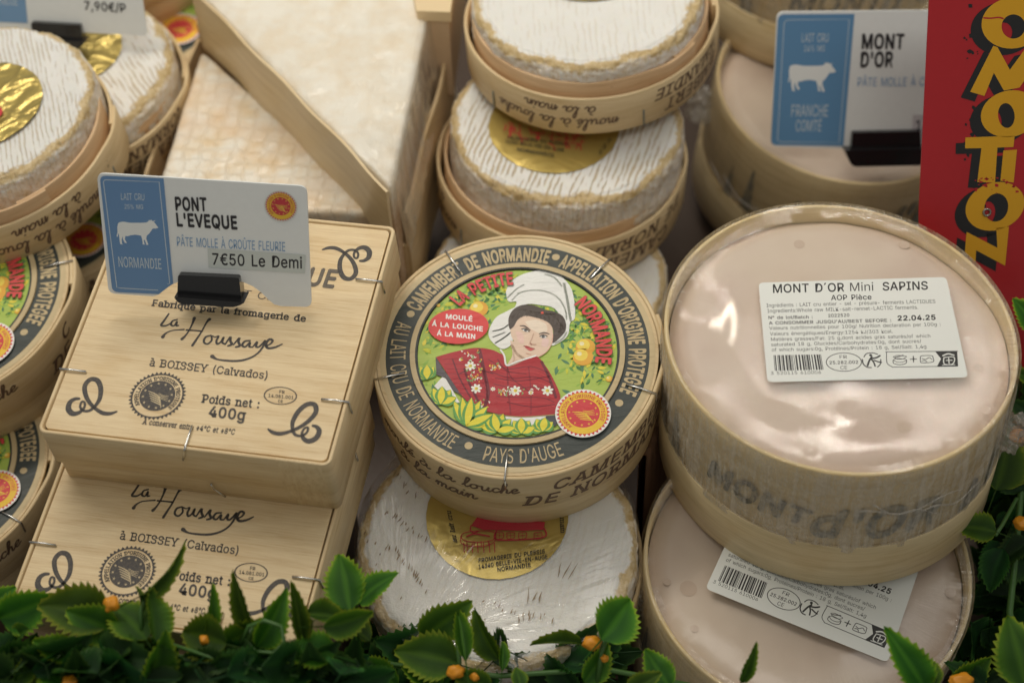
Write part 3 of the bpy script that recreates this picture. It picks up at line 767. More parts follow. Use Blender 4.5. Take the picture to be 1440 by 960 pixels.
r5 = fc(M_L5, 262, 50) - fc(M_CAM, 820, 584)
lidded_box('blurred camembert box behind, an orange and green corner of its label showing', M_L5, RCM*1.04, HC, r5, [('s', -1.3)], [])
_p = onz(150, -52, .0985); M_L7 = Matrix.Translation((_p.x, _p.y, .0985))
lidded_box('topmost far camembert box, plain side above the orange seal corner', M_L7, RCM*1.05, HC, 2.0, [('s', 2.2)], [])

# ------------------------------------------------------------------ Pont l'Eveque boxes
INK = (.035, .033, .035)
Lp = lambda u, v: loc2(M_PE, u, v, H33)
def pe_print():
    pr = Print(H33 + .00010, 1.0e-5, 'wood')
    a = lambda x, y: Lp(x/3, 320 + y/3)
    def T(s_, bl, br, tl, b=.014, serif=True, it=0.0, cap=None):
        V, F, w_ = text2d(s_, b, serif=serif, italic=it); pr.add((fit_map(V, w_, a(*bl), a(*br), a(*tl), cap), F), INK, lift=False)
    T("Fabriqué par la fromagerie de", (640, 330), (1292, 398), (645, 304), .03)
    T("à BOISSEY (Calvados)", (628, 583), (1132, 640), (633, 551), .014, it=.08)
    T("Poids net :", (850, 737), (1096, 762), (855, 703), .03, it=.05)
    T("400g", (877, 795), (1036, 814), (884, 752), .03)
    T("A conserver entre +4°C et +8°C", (601, 828), (990, 873), (606, 806), .03, it=.12)
    V, F, w_ = text2d("PONT L'EVEQUE", .03, italic=.06)
    r = a(1415, 255); t_ = a(1432, 183); hw = math.hypot(r[0]-t_[0], r[1]-t_[1]); l_ = (-r[0]*.92, r[1]+.0004)
    pr.add((fit_map(V, w_, l_, r, (l_[0], l_[1]+hw)), F), (.10, .085, .07), lift=False)
    V, F, w_ = text2d("AU LAIT CRU", .0); pr.add((fit_map(V, w_, (l_[0]+.02, l_[1]-.009), (r[0]-.018, r[1]-.009), (l_[0]+.02, l_[1]-.0055)), F), (.10, .085, .07), lift=False)
    # brush name
    def B(pts, wd=9, **k): pr.add(ribbon([a(*p[:2]) + tuple(p[2:]) for p in pts], wd*.000098, 5), INK, lift=False)
    B([(712, 364, .8), (693, 392, 1), (680, 412, 1.1), (700, 414, .9), (720, 404, .7)]); B([(748, 388, .7), (728, 394, .8), (722, 410, 1), (735, 414, .8), (747, 396, .8), (744, 413, 1), (754, 413, .6)])
    B([(687, 461, 1.7), (697, 448, .9), (720, 436, .6), (748, 432, .6), (776, 430, .8)]); B([(787, 432, .9), (820, 434, .7), (852, 437, .9)])
    B([(820, 382, 1.5), (812, 405, .9), (797, 435, .8), (783, 455, .9), (768, 470, 1.5)]); B([(884, 387, 1.6), (872, 400, .9), (850, 440, .8), (830, 470, 1), (812, 497, 1.2)])
    B([(890, 455, .8), (868, 462, 1), (860, 482, 1), (875, 491, .9), (893, 476, .9), (893, 458, .8), (908, 462, .6), (922, 458, .9), (913, 478, 1), (917, 491, 1), (932, 482, .9), (944, 462, .9), (938, 484, 1), (950, 492, .8)])
    B([(950, 492, .7), (972, 462, 1), (972, 478, 1.1), (978, 492, 1.2), (962, 499, .9)]); B([(985, 494, .7), (1010, 466, 1), (1006, 482, 1.1), (1012, 498, 1.2), (995, 504, .9)])
    B([(1055, 477, .8), (1033, 480, 1), (1022, 496, 1.1), (1035, 503, .9), (1055, 484, .9), (1052, 502, 1), (1066, 504, .7)])
    B([(1066, 504, .6), (1085, 482, 1), (1080, 500, 1.1), (1093, 503, .9), (1118, 478, 1)]); B([(1118, 478, 1.1), (1108, 505, 1), (1085, 532, .9), (1050, 552, 1), (1005, 562, 1.1), (955, 561, 1), (915, 555, .9), (895, 543, 1.9)])
    B([(1120, 500, .7), (1142, 490, .8), (1150, 476, 1), (1136, 472, 1), (1122, 490, 1.2), (1130, 508, 1.1), (1160, 505, 1), (1190, 492, .6)], 10)
    # corner flourish and its three mirrored partners
    fl = [(985, 712, .5), (930, 728, 1), (870, 724, 1.1), (810, 690, .9), (752, 630, 1), (720, 560, 1.15), (718, 490, 1.2), (765, 440, 1.25), (822, 450, 1.3), (850, 515, 1.25), (842, 600, 1.1), (805, 662, .85), (755, 703, .8), (702, 703, .7), (677, 670, .6), (690, 630, .6), (712, 633, .6), (716, 662, .6), (700, 692, .8), (662, 722, 1.1), (612, 728, 1.4), (578, 690, 1.4), (590, 635, 1.25), (630, 606, 1.0), (667, 603, .7)]
    P0 = [Lp(x/6, 460 + y/6) + (w_,) for x, y, w_ in fl]
    cx = 0.0
    ly = [p[1] for p in P0]; cyy = 0
    for mx, my in ((1, 1), (-1, 1), (-1, -1), (1, -1)):
        dy = 0.0 if my == 1 else -.002
        pr.add(ribbon([(p[0]*mx + (.0005 if mx < 0 else 0), p[1]*my + dy, p[2]) for p in P0], .00155, 5), INK, lift=False)
    q = a(664, 709); e = a(783, 718)
    seal(pr, q, math.hypot(e[0]-q[0], e[1]-q[1]), radians(0), INK, INK, (.62, .50, .30), INK, 40, mono=True)
    q = a(1183, 709); e = a(1253, 716); rx = math.hypot(e[0]-q[0], e[1]-q[1])
    pr.add(disc(q[0], q[1], rx, 40, rx*.62, r0=.92), INK, lift=False)
    for s_, bl, br, tl in (("FR", (1177, 698), (1201, 701), (1178, 685)), ("14.081.001", (1131, 714), (1240, 724), (1132, 701)), ("CE", (1172, 737), (1194, 739), (1173, 726))):
        T(s_, bl, br, tl, .014, serif=False)
    return pr
PE_ME = None
def square_box(label, M, fronts, lows):
    global PE_ME
    t = thing('square_cheese_box', label, 'cheese box', M, 'square pont l\'eveque boxes')
    hs = .056; W_ = WOOD()
    p0 = rrect_path(hs-.0014, hs-.0014, .0030)
    band('tray', p0, .0016, .0, .022, W_, t); panel('tray_floor', rrect_path(hs-.003, hs-.003, .004), .0016, .0014, W_, t)
    lid = band('lid', rrect_path(hs, hs, .0034), .0015, .0125, H33 + .0004, W_, t)
    panel('lid_top', rrect_path(hs-.0022, hs-.0022, .0020), H33, .0013, W_, lid, 0.0)
    if PE_ME is None:
        o = pe_print().build('printed_lettering', lid); PE_ME = o.data
    else:
        o = bpy.data.objects.new('printed_lettering', PE_ME); col.objects.link(o); o.parent = lid
    def sq(p, nx, ny, dn=.0065):
        inn = (p[0]-nx*.0100, p[1]-ny*.0100, H33+.0004); rim = (p[0]+nx*.0004, p[1]+ny*.0004, H33+.0006); d = (p[0]+nx*.0006+ny*.002, p[1]+ny*.0006, H33-dn)
        staple(lid, inn, rim, d)
    for (u, v, nx, ny) in ((493, 567, 1, 0), (541, 398, 1, 0), (86, 520, -1, 0)):
        q = loc2(M_PE, u, v, H33)
        if nx: sq((nx*hs, q[1]), nx, ny)
        else: sq((q[0], ny*hs), nx, ny)
    for x in fronts: sq((x, -hs), 0, -1)
    for x in lows: staple(t, (x, -hs+.0006, .009), (x+.0005, -hs+.0004, .006), (x+.004, -hs+.0004, .0012))
    return t
pe_up = square_box('upper square wooden box lettered 400g, fully visible under the price sign', M_PE, (loc2(M_PE, 260, 633, H33)[0],), (.006,))
pe_lo = square_box('lower square wooden box lettered 400g, partly behind the green leaves', M_PE2, (-.031, .0245), ())

# ------------------------------------------------------------------ round bloomy cheeses
def cheese(label, M, R, h, mat, seed, group='bloomy rind cheeses', name='camembert_cheese', NA=300, rough=1.0, dome=.0):
    t = thing(name, label, 'cheese', M, group)
    V = []; S = []; F = []; rows = []
    ss = [i/26*.44 for i in range(27)] + [.44 + .16*i/22 for i in range(1, 23)] + [.60 + .40*i/26 for i in range(1, 27)]
    er = .085*R
    for si in ss:
        row = []
        if si == 0:
            V.append((0, 0, h + dome)); S.append(0.0); rows.append([len(V)-1]*NA); continue
        for k in range(NA):
            a = 2*pi*k/NA; ca, sa = cos(a), sin(a)
            wob = 1 + .020*fbm(Vector((ca*1.6+seed, sa*1.6, seed)), 1, 3)
            if si < .47: r = (R-er)*si/.47; z = h + .0006*math.exp(-((si-.455)/.03)**2) + dome*(1-(si/.47)**2)
            elif si < .60: u = (si-.47)/.13*pi/2; r = R-er + er*sin(u); z = h - er*1.1*(1-cos(u))
            else: u = (si-.60)/.40; r = R*(1 + .012*sin(u*pi)); z = (h-er*1.1)*(1-u)
            p = Vector((r*ca + seed, r*sa, z))
            n = fbm(p, 90, 4)*.0011*rough*max(0, min(1, (si-.40)*9)) + fbm(p, 420, 2)*.00045*rough*max(.12, min(1, (si-.40)*9))
            zz = fbm(p, 45, 2)*.0007*rough
            r = r*wob + (n*1.6 if si > .46 else 0); z = z + (n if si < .6 else 0) + zz*(1 if si < .6 else .3)
            V.append((r*ca, r*sa, z)); S.append(si + .055*fbm(Vector((ca*2.4, sa*2.4, seed*3)), 1.0, 3)*(1 if si > .3 else 0)); row.append(len(V)-1)
        rows.append(row)
    for i in range(len(rows)-1):
        a, b = rows[i], rows[i+1]
        for k in range(NA):
            k2 = (k+1) % NA
            if i == 0: F.append((a[0], b[k], b[k2]))
            else: F.append((a[k], b[k], b[k2], a[k2]))
    o = mk('rind', V, F, mat, t, smooth=True, attr=S)
    return t
def gold_label(t, x, y, R, z, seed, amp=.0005):
    V = [(x, y, z+amp)]; F = []; n = 72; m = 18
    for i in range(1, m+1):
        for k in range(n):
            a = 2*pi*k/n; r = R*i/m*(1+.004*sin(a*31)); px, py = x+r*cos(a), y+r*sin(a)
            q = fbm(Vector((px, py, seed)), 60, 3)*amp*1.6 + abs(fbm(Vector((px, py, seed+5)), 140, 2))*amp*.8
            V.append((px, py, z + amp*.9 + q - amp*.5*(i/m)**6))
    for k in range(n): F.append((0, 1+k, 1+(k+1) % n))
    for i in range(m-1):
        for k in range(n): a = 1+i*n; F.append((a+k, a+n+k, a+n+(k+1) % n, a+(k+1) % n))
    return mk('gold_label', V, F, gold_mat('gold_foil_%d' % seed, seed*.37, {4: .006, 5: .006}.get(seed, .0012)), t, smooth=True)
def film_disc(t, R, z, mat, drop=.010, n=200, name='plastic_film', amp=.0004, lower=0.0, seed=1.0):
    V = [(0, 0, z)]; F = []; prof = [(i/40, 0) for i in range(1, 41)] + [(1.0+.02*j, j) for j in range(1, 7)]
    for q, j in prof:
        for k in range(n):
            a = 2*pi*k/n; c, s = cos(a), sin(a); rr = q*R if j == 0 else R*(1+.006*sin(j*.7))
            p = Vector((rr*c, rr*s, seed))
            V.append((rr*c, rr*s, z + fbm(p, 70, 3)*amp*(.3+q) + (0 if j == 0 else -drop*j/6) - (lower if q < .9 else 0)))
    for k in range(n): F.append((0, 1+k, 1+(k+1) % n))
    for i in range(len(prof)-1):
        for k in range(n): a = 1+i*n; F.append((a+k, a+n+k, a+n+(k+1) % n, a+(k+1) % n))
    return mk(name, V, F, mat, t, smooth=True)

# C2: wrapped cheese under the front box
T2 = tilt(.055, -.01)
M_C2 = frame((-.0095, .3650, .0985-.70), .055, -.01, .030)
c2 = cheese('film wrapped white cheese with gold label, half under the bonneted woman box', M_C2, .0553, .030, rind_mat('rind_front', .12, .3, .2, coat=.12), 1.3)
LC = lambda u, v: loc2(M_C2, u, v, .0305)
gx, gy = LC(700, 735)
gc = [LC(480+a/3, 640+b/3) for a, b in ((358, 230), (400, 400), (560, 510), (740, 510), (900, 410), (960, 250))]
gr = .0282; gx = sum(p[0] for p in gc)/6; gy = sum(p[1] for p in gc)/6
for _ in range(60):
    dx = dy = 0
    for p in gc:
        d = math.hypot(p[0]-gx, p[1]-gy); dx += (p[0]-gx)/d*(d-gr); dy += (p[1]-gy)/d*(d-gr)
    gx += dx/3; gy += dy/3
gl = gold_label(c2, gx, gy, gr, .0306, 1, .0003)
pr = Print(.03135, 1.2e-5, 'gold'); a = lambda x, y: LC(480 + x/3, 640 + y/3); RC_ = (.50, .03, .05)
for s_, bl, br, tl in (("FROMAGERIE DU PLESSIS", (578, 455), (860, 415), (578, 438)), ("14340 BELLE-VIE-EN-AUGE", (578, 481), (872, 438), (577, 464)), ("NORMANDIE", (658, 493), (802, 472), (656, 476))):
    V, F, w_ = text2d(s_, .014); pr.add((fit_map(V, w_, a(*bl), a(*br), a(*tl)), F), (.03, .03, .03), lift=False)
for s_, bl, br, tl in (("au lait cru", (490, 372), (462, 238), (470, 372)), ("à la main", (918, 200), (926, 330), (938, 200))):
    V, F, w_ = text2d(s_, .014, serif=True, italic=.25); pr.add((fit_map(V, w_, a(*bl), a(*br), a(*tl)), F), (.03, .03, .03), lift=False)
def RB(pts, wd=3.2): pr.add(ribbon([a(*p) for p in pts], wd*.0001, 4), RC_, lift=False)
pr.add(poly([a(*p) for p in ((575, 262), (860, 285), (852, 318), (760, 322), (690, 320), (600, 318), (548, 300))]), RC_)
RB([(505, 345), (520, 330), (575, 322), (635, 325), (652, 340), (640, 360), (580, 370), (520, 362), (505, 345)]); RB([(505, 345), (508, 375), (560, 388), (620, 382), (650, 362), (652, 340)])
for x in (517, 530, 552, 575, 600, 625, 646): RB([(x, 372), (x+2, 412)])
for x in (530, 560, 590, 620): RB([(x, 366), (x+1, 384)])
RB([(530, 345), (560, 335), (600, 340), (625, 345)], 6); RB([(548, 300), (545, 318), (560, 330), (580, 322)], 5)
for x in (668, 715, 765, 830):
    RB([(x-16, 330), (x+14, 328), (x+14, 352), (x-14, 356), (x-16, 330)], 3); RB([(x-1, 330), (x, 354)], 2); RB([(x-14, 342), (x+14, 340)], 2)
RB([(655, 322), (660, 360), (850, 350), (856, 312)], 6)
pr.build('printed_lettering', gl)
# drained-mat dashes
rnd = random.Random(11); V = []; F = []
def dashes(p0, p1, n, L, ang, jit=3, wd=1.5):
    for i in range(n):
        f = (i+rnd.random()*.6)/n; u = p0[0]+(p1[0]-p0[0])*f+rnd.uniform(-jit, jit); v = p0[1]+(p1[1]-p0[1])*f+rnd.uniform(-jit, jit)
        l_ = L*rnd.uniform(.5, 1.2); th = ang+rnd.uniform(-.25, .25)
        pts = [LC(u+l_*t*cos(th)+rnd.uniform(-.5, .5), v-l_*t*sin(th)) + (w_,) for t, w_ in ((-.5, .25), (-.15, 1), (.15, .7), (.5, .2))]
        vv, ff = ribbon(pts, wd*.0003*rnd.uniform(.7, 1.3), 3); k = len(V); V.extend((x, y, .03075+rnd.uniform(0, .00003)) for x, y in vv); F.extend(tuple(j+k for j in q) for q in ff)
dashes((541, 718), (605, 762), 14, 8, 1.1); dashes((546, 764), (600, 830), 18, 9, 1.2, 4); dashes((550, 655), (585, 700), 8, 10, 1.2, 4); dashes((515, 745), (560, 850), 9, 6, 1.2, 8)
dashes((785, 800), (812, 804), 3, 26, 1.25, 1.5); dashes((742, 838), (764, 838), 3, 28, 1.3, 1.5); dashes((700, 852), (780, 870), 10, 9, 1.3, 4); dashes((728, 870), (752, 868), 4, 14, 1.35, 2); dashes((590, 860), (690, 880), 8, 8, 1.0, 8); dashes((620, 850), (720, 840), 5, 7, 1.0, 6)
mk('rind_marks', V, F, plain('rind_mark_brown', (.30, .21, .12), .8), c2)
film_disc(c2, .0562, .0318, film_mat('film_front', LC(560, 905), .30, .0, 2.2, .085, .00035, 20, .10, 1.5, True), .022, seed=3)
tb = thing('cheese_tray', 'shaded open wooden base under the gold labelled wrapped cheese, just behind the leaves', 'cheese box', M_C2 @ Matrix.Translation((0, 0, -.0025)))
band('wall', circle_path(.0578, 128, .003, 4), .0016, 0, .017, WOODL(), tb); panel('tray_floor', circle_path(.056, 96), .0018, .0014, WOODL(), tb)

def open_box(label, M, R, h, items, up=.006, ov_a=0.0, flipst=()):
    t = thing('open_camembert_box', label, 'cheese box', M, 'open camembert boxes')
    lid = band('lid', circle_path(R, 128, .002, R*31, over=.2, t=.0012), .0016, 0, h, WOODL(), t, closed=False)
    panel('lid_top', circle_path(R-.0018, 96), .0012, .0011, WOODL(), lid)
    tr = band('tray', circle_path(R-.0024-.0014, 128, .004, R*77, over=.25, t=.0012), .0015, .0015, h+up, WOODI(), t, closed=False); tr.rotation_euler = (0, 0, ov_a)
    panel('tray_floor', circle_path(R-.0058, 96), .0028, .0012, WOODI(), tr)
    pr = Print(.00016, 0, 'wood'); side_print(pr, R, items, True, h, 0); pr.build('side_lettering', lid)
    for a_ in flipst:
        c, s = cos(a_), sin(a_); tube('staple', [(R*1.005*c, R*1.005*s, h*.45), (R*1.006*c, R*1.006*s, .0005)], .0004, plain('staple_dull', (.25, .28, .28), .4, .8), lid, 6)
    return t
def cy(M, u, v, R=RCM): return cyl(M, u, v, R)[0]
b1 = open_box('open camembert box at the top middle with upside down handwriting round its side', M_B1, RCM, .0204, [('s', cy(M_B1, 782, 160)), ('c', cy(M_B1, 935, 145)+.55)], .006, cy(M_B1, 945, 80)+.1, (cy(M_B1, 695, 140), cy(M_B1, 905, 165)))
b2 = open_box('open camembert box directly behind the bonneted woman box, brown lettering upside down', M_B2, RCM, .0237, [('c', cy(M_B2, 868, 350)), ('s', cy(M_B2, 690, 330)-.95)], .004, 2.0, (cy(M_B2, 648, 300),))
b3 = open_box('open camembert box on the left, upside down handwriting, behind the price sign', M_L1, RCM, .0213, [('s', cy(M_L1, 68, 305)-.02), ('c', cy(M_L1, 165, 190)+.35)], .006, cy(M_L1, 30, 300)-.0, (cy(M_L1, 160, 240),))
def cheese_at(label, x, y, ztop, tx, ty, R, h, mat, seed, **k):
    M = frame((x, y, ztop-.70), tx, ty, h); return cheese(label, M, R, h, mat, seed, **k), M
ch1, MC1 = cheese_at('white cheese in the top middle box, its gold label cut off above', .0412, .6110, .1615, -.0469, -.0337, .0520, .0295, rind_mat('rind_topmid', .22, .0, 3.1, 2300), 2.2)
gl1 = gold_label(ch1, *[(lambda p: p)(loc2(MC1, 832, -58, .0295))][0], .031, .0300, 2, .0004)
ch2, MC2 = cheese_at('white cheese with tight tan lines and red printed gold label behind the centre box', .0300, .5725, .1195, -.03, .0284, .0532, .0380, rind_mat('rind_mid', 1.0, .33, 5.5, 2500, .4), 4.4)
LM = lambda u, v: loc2(MC2, u, v, .0385)
gl2 = gold_label(ch2, *LM(779, 178), .0296, .0384, 3, .00025)
pr = Print(.03915, 1.2e-5, 'gold')
a = lambda x, y: LM(480 + x/3, y/3)
for i in range(60):
    x = rnd.uniform(690, 1020); y = 520 + (x-690)*.12 + rnd.uniform(-5, 75)*(1-.3*abs(x-860)/200); l_ = rnd.uniform(10, 30); th = rnd.choice((.2, 1.2, 1.8, .5))
    pr.add(ribbon([a(x, y), a(x+l_*cos(th)*.5+4, y+l_*sin(th)*.5), a(x+l_*cos(th), y+l_*sin(th))], .0005, 3), (.62, .07, .06), lift=False)
for s_, bl, br, tl in (("FROMAGERIE DU PLESSIS", (960, 620), (700, 590), (960, 634)), ("14340 BELLE-VIE-EN-AUGE", (940, 645), (690, 605), (940, 659)), ("NORMANDIE", (900, 668), (740, 640), (900, 682))):
    V, F, w_ = text2d(s_, .014); pr.add((fit_map(V, w_, a(*br), a(*bl), a(br[0], br[1]-14)), F), (.05, .05, .03), lift=False)
V, F, w_ = text2d("au lait cru", .0, serif=True, italic=.25); pr.add((fit_map(V, w_, a(1090, 660), a(1140, 595), a(1080, 645)), F), (.05, .05, .03), lift=False)
pr.build('printed_lettering', gl2)
ch3, MC3 = cheese_at('white cheese in the open box at the left edge, crinkled gold label', -.2293, .5640, .1535, -.0136, -.0946, .0522, .0290, rind_mat('rind_left', .6, -.25, 7.7, 3000, .45), 6.1)
gl3 = gold_label(ch3, *loc2(MC3, -22, 150, .029), .0262, .0294, 4, .0009)
prr = Print(.0310, 1e-5, 'gold'); q = loc2(MC3, 2, 158, .031); prr.add(disc(q[0]-.004, q[1], .0045, 20), (.60, .05, .05)); prr.build('printed_lettering', gl3)
pz = onz(84, 92, .128)
ch4, MC4 = cheese_at('blurred white cheese behind the left open box, under the back price sign', pz.x, pz.y, .128, 0, 0, .0525, .028, rind_mat('rind_backleft', .8, -.5, 9.9, 2500, .2, .03), 7.9)
gl4 = gold_label(ch4, *loc2(MC4, 100, 70, .028), .024, .0285, 5, .0009)
open_box('blurred open box round the cheese under the back price sign', MC4 @ Matrix.Translation((0, 0, -.003)), .0565, .020, [('c', -.6)], .004, 1.0)
pz = onz(772, 388, .073)
ch5, MC5 = cheese_at('white cheese almost hidden between the centre box and the one behind', pz.x, pz.y, .073, 0, 0, .0540, .030, rind_mat('rind_hidden', .1, .3, 12.2, coat=.1), 9.2)

# ------------------------------------------------------------------ Mont d'Or boxes
def mont_cheese_mat():
    if 'mont_rind' in MATS: return MATS['mont_rind']
    t = NT('mont_rind'); o = t.node('ShaderNodeTexCoord').outputs['Object']
    oi = t.node('ShaderNodeObjectInfo').outputs['Random']; cb = t.node('ShaderNodeCombineXYZ'); t.link(oi, cb.inputs[0])
    va = t.node('ShaderNodeVectorMath', operation='ADD'); t.link(o, va.inputs[0]); t.link(cb.outputs[0], va.inputs[1]); o = va.outputs[0]
    n = t.noise(o, 38, 3, .5); n2 = t.noise(o, 260, 4, .6); n3 = t.noise(o, 14, 2)
    c = t.mix(t.ramp(n, [(.35, (0, 0, 0, 1)), (.68, (1, 1, 1, 1))]), (.70, .585, .49, 1), (.635, .50, .415, 1))
    c = t.mix(t.math('MULTIPLY', t.ramp(n3, [(.45, (0, 0, 0, 1)), (.65, (1, 1, 1, 1))]), .4), c, (.70, .60, .46, 1))
    t.link(c, t.b.inputs['Base Color']); t.b.inputs['Roughness'].default_value = .5
    t.b.inputs['Coat Weight'].default_value = .05; t.b.inputs['Coat Roughness'].default_value = .3
    t.link(t.bump(t.math('ADD', n, t.math('MULTIPLY', n2, .12)), .0014, .55), t.b.inputs['Normal'])
    MATS['mont_rind'] = t.m; return t.m
def mont_label(t, fm, z, name='paper_label'):
    """sticker; fm maps crop coordinates of the front box's sticker to the plane"""
    card = [fm(*p) for p in ((320, 232), (1112, 208), (1205, 632), (357, 652))]
    # rounded corners
    P = []
    for i in range(4):
        p0, p1, p2 = Vector(card[i-1]), Vector(card[i]), Vector(card[(i+1) % 4]); r = .0022
        u0 = (p0-p1).normalized()*r; u1 = (p2-p1).normalized()*r
        for k in range(6):
            f = k/5; P.append(tuple(p1 + u0*(1-f)**2 + u1*f**2))
    pr = Print(z, 1.2e-5, 'card'); pr.add(poly(P), (.82, .84, .80)); pr.k += 1
    K = (.03, .03, .03)
    def T(s_, bl, br, h_, b=.0, it=0):
        V, F, w_ = text2d(s_, b, italic=it); pr.add((fit_map(V, w_, fm(*bl), fm(*br), fm(bl[0]-1, bl[1]-h_)), F), K, lift=False)
    T("MONT D´OR", (378, 275), (684, 269), 35, .014); T("Mini", (702, 268), (808, 266), 35, .0); T("SAPINS", (842, 265), (1038, 261), 34, .014)
    T("AOP Pièce", (626, 306), (799, 303), 21, .014)
    T("Ingrédients : LAIT cru entier - sel - présure- ferments LACTIQUES", (353, 336), (1068, 318), 15)
    T("Ingredients:Whole raw MILK-salt-rennet-LACTIC ferments.", (357, 359), (995, 343), 15)
    T("N° de lot/Batch :", (361, 386), (550, 383), 13, .014); T("2022520", (613, 378), (705, 375), 13, .014)
    T("A CONSOMMER JUSQU'AU/BEST BEFORE :", (364, 409), (882, 397), 13, .014); T("22.04.25", (905, 392), (1071, 388), 20, .03)
    T("Valeurs nutritionnelles pour 100g/ Nutrition declaration per 100g :", (365, 431), (1090, 414), 14)
    T("Valeurs énergétiques/Energy:1254 kJ/303 kcal.", (368, 455), (888, 444), 14)
    T("Matières grasses/Fat: 25 g,dont acides gras saturés/of which", (371, 478), (1047, 463), 14)
    T("saturated 18 g, Glucides/Carbohydrates:0g, dont sucres/", (373, 500), (1008, 485), 14)
    T("of which sugars:0g, Protéines/Protein : 18 g, Sel/Salt: 1,4g", (375, 522), (1030, 508), 14)
    def quad(pts, c=K, lift=False): pr.add(([fm(*p) for p in pts], [tuple(range(len(pts)))]), c, lift=lift)
    rb = random.Random(3); x = 0
    while x < 1:
        wd = rb.choice((.012, .012, .024, .036)); 
        f0, f1 = x, min(1, x+wd)
        g_ = lambda f, e: (383+200*f+e*(6+5*f), (538-3*f) + e*(66-2*f))
        quad((g_(f0, 0), g_(f1, 0), g_(f1, 1), g_(f0, 1))); x = f1 + rb.choice((.011, .011, .022, .030))
    T("3 520115 610006", (371, 620), (586, 616), 13)
    def E(cx, cy_, rx, ry, lw=.93):
        P_ = [(cx+rx*cos(i*pi/24), cy_+ry*sin(i*pi/24)) for i in range(48)]; Q_ = [(cx+rx*lw*cos(i*pi/24), cy_+ry*(lw-.02)*sin(i*pi/24)) for i in range(48)]
        pr.add(([fm(*p) for p in P_+Q_], [(i, (i+1) % 48, 48+(i+1) % 48, 48+i) for i in range(48)]), K, lift=False)
    E(680, 567, 76, 40, .95); T("FR", (660, 552), (694, 551), 14); T("25.282.002", (618, 576), (743, 573), 13, .014); T("CE", (664, 598), (696, 597), 15)
    def RB(pts, wd): pr.add(ribbon([fm(*p) for p in pts], wd*.0001, 4), K, lift=False)
    RB([(765, 545), (775, 532), (800, 528), (822, 534)], 4); RB([(758, 556), (762, 575), (778, 588), (795, 590)], 5); RB([(836, 556), (834, 575), (822, 588)], 4)
    RB([(798, 545), (788, 560), (780, 582)], 7); RB([(796, 555), (806, 568), (812, 584)], 6); RB([(800, 552), (818, 548), (832, 540)], 7); RB([(808, 560), (826, 566), (838, 568)], 6)
    q = fm(793, 538); pr.add(disc(q[0], q[1], .0006, 10), K, lift=False)
    RB([(856, 524), (1160, 521)], 3); RB([(860, 524), (862, 570), (884, 587)], 3); RB([(884, 588), (1160, 584)], 3)
    quad(((1065, 522), (1158, 520), (1162, 585), (1072, 587), (1090, 553)))
    for y in (545, 558): RB([(888, y), (905, y-6), (930, y-4), (944, y-1), (930, y+8), (905, y+9), (888, y)], 2.5)
    RB([(888, 560), (890, 572), (915, 578), (942, 572), (944, 558)], 3); RB([(895, 548), (930, 538)], 4)
    RB([(960, 555), (986, 554)], 4); RB([(973, 543), (974, 567)], 4)
    for p in ([(1003, 545), (1010, 540), (1050, 540), (1056, 548), (1056, 566), (1010, 570), (1003, 562), (1003, 545)], [(1010, 552), (1025, 556), (1040, 548), (1052, 556)], [(1010, 562), (1022, 560), (1030, 566)]): RB(p, 3)
    WHT = (.80, .82, .78); pr.k += 1
    def RW(pts, wd): pr.add(ribbon([fm(*p) for p in pts], wd*.0001, 4), WHT, lift=False)
    RW([(1098, 540), (1120, 532), (1144, 538)], 6); RW([(1102, 548), (1104, 575), (1140, 574), (1144, 546), (1102, 548)], 4); RW([(1112, 560), (1136, 559)], 4); RW([(1122, 550), (1124, 572)], 4); RW([(1096, 580), (1148, 578)], 3)
    return pr.build(name, t)
SLATE = (.15, .165, .17)
def mont_print(pr, R, h, a0, zb=.028):
    """stylised lettering and fir trees printed on the band"""
    for s_, da, cap_, c_, up in (("MONT", -.44, .0110, (.045, .055, .06), .010), ("d'OR", .27, .0155, (.15, .175, .18), .005)):
        V, F, w_ = text2d(s_, .03, italic=.22, space=.0)
        V = [(x, y*(1+.20*sin(x*1.7))) for x, y in V]
        cyl_print(pr, (V, F), w_, R, a0+da, zb + up, cap_, c_, xs=.92)
    pr.k += 1
    for da, hh, ww in ((-1.12, .030, .16), (-1.32, .022, .12), (.92, .018, .30), (1.12, .034, .14), (1.34, .026, .13), (2.4, .03, .15), (3.0, .026, .14), (-2.2, .03, .16)):
        pts = [(-1, 0)]
        for k in range(5): f = k/5; pts += [(-.85*(1-f), f+.02), (-.45*(1-f)-.05, f+.10)]
        pts.append((0, 1))
        for k in reversed(range(5)): f = k/5; pts += [(.45*(1-f)+.05, f+.10), (.85*(1-f), f+.02)]
        pts.append((1, 0))
        vv, ff = poly([(x*ww/2, y*hh) for x, y in pts])
        pr.add((vv, ff), SLATE, p3=lambda v, off, da=da: ((R+off)*cos(a0+da+v[0]), (R+off)*sin(a0+da+v[0]), zb-.002+v[1]), lift=False)
def knot(t, loc, r, mat, seed, sz=(1, 1, 1)):
    me = bmesh.new(); bmesh.ops.create_icosphere(me, subdivisions=4, radius=1.0)
    V = []; 
    for v in me.verts:
        n = v.co.copy(); d = 1 + .9*fbm(n + Vector((seed, 0, 0)), 2.2, 3); V.append((loc[0]+n.x*r*d*sz[0], loc[1]+n.y*r*d*sz[1], loc[2]+n.z*r*d*sz[2]))
    F = [tuple(v.index for v in f.verts) for f in me.faces]; me.free()
    return mk('film_knot', V, F, mat, t, smooth=True)
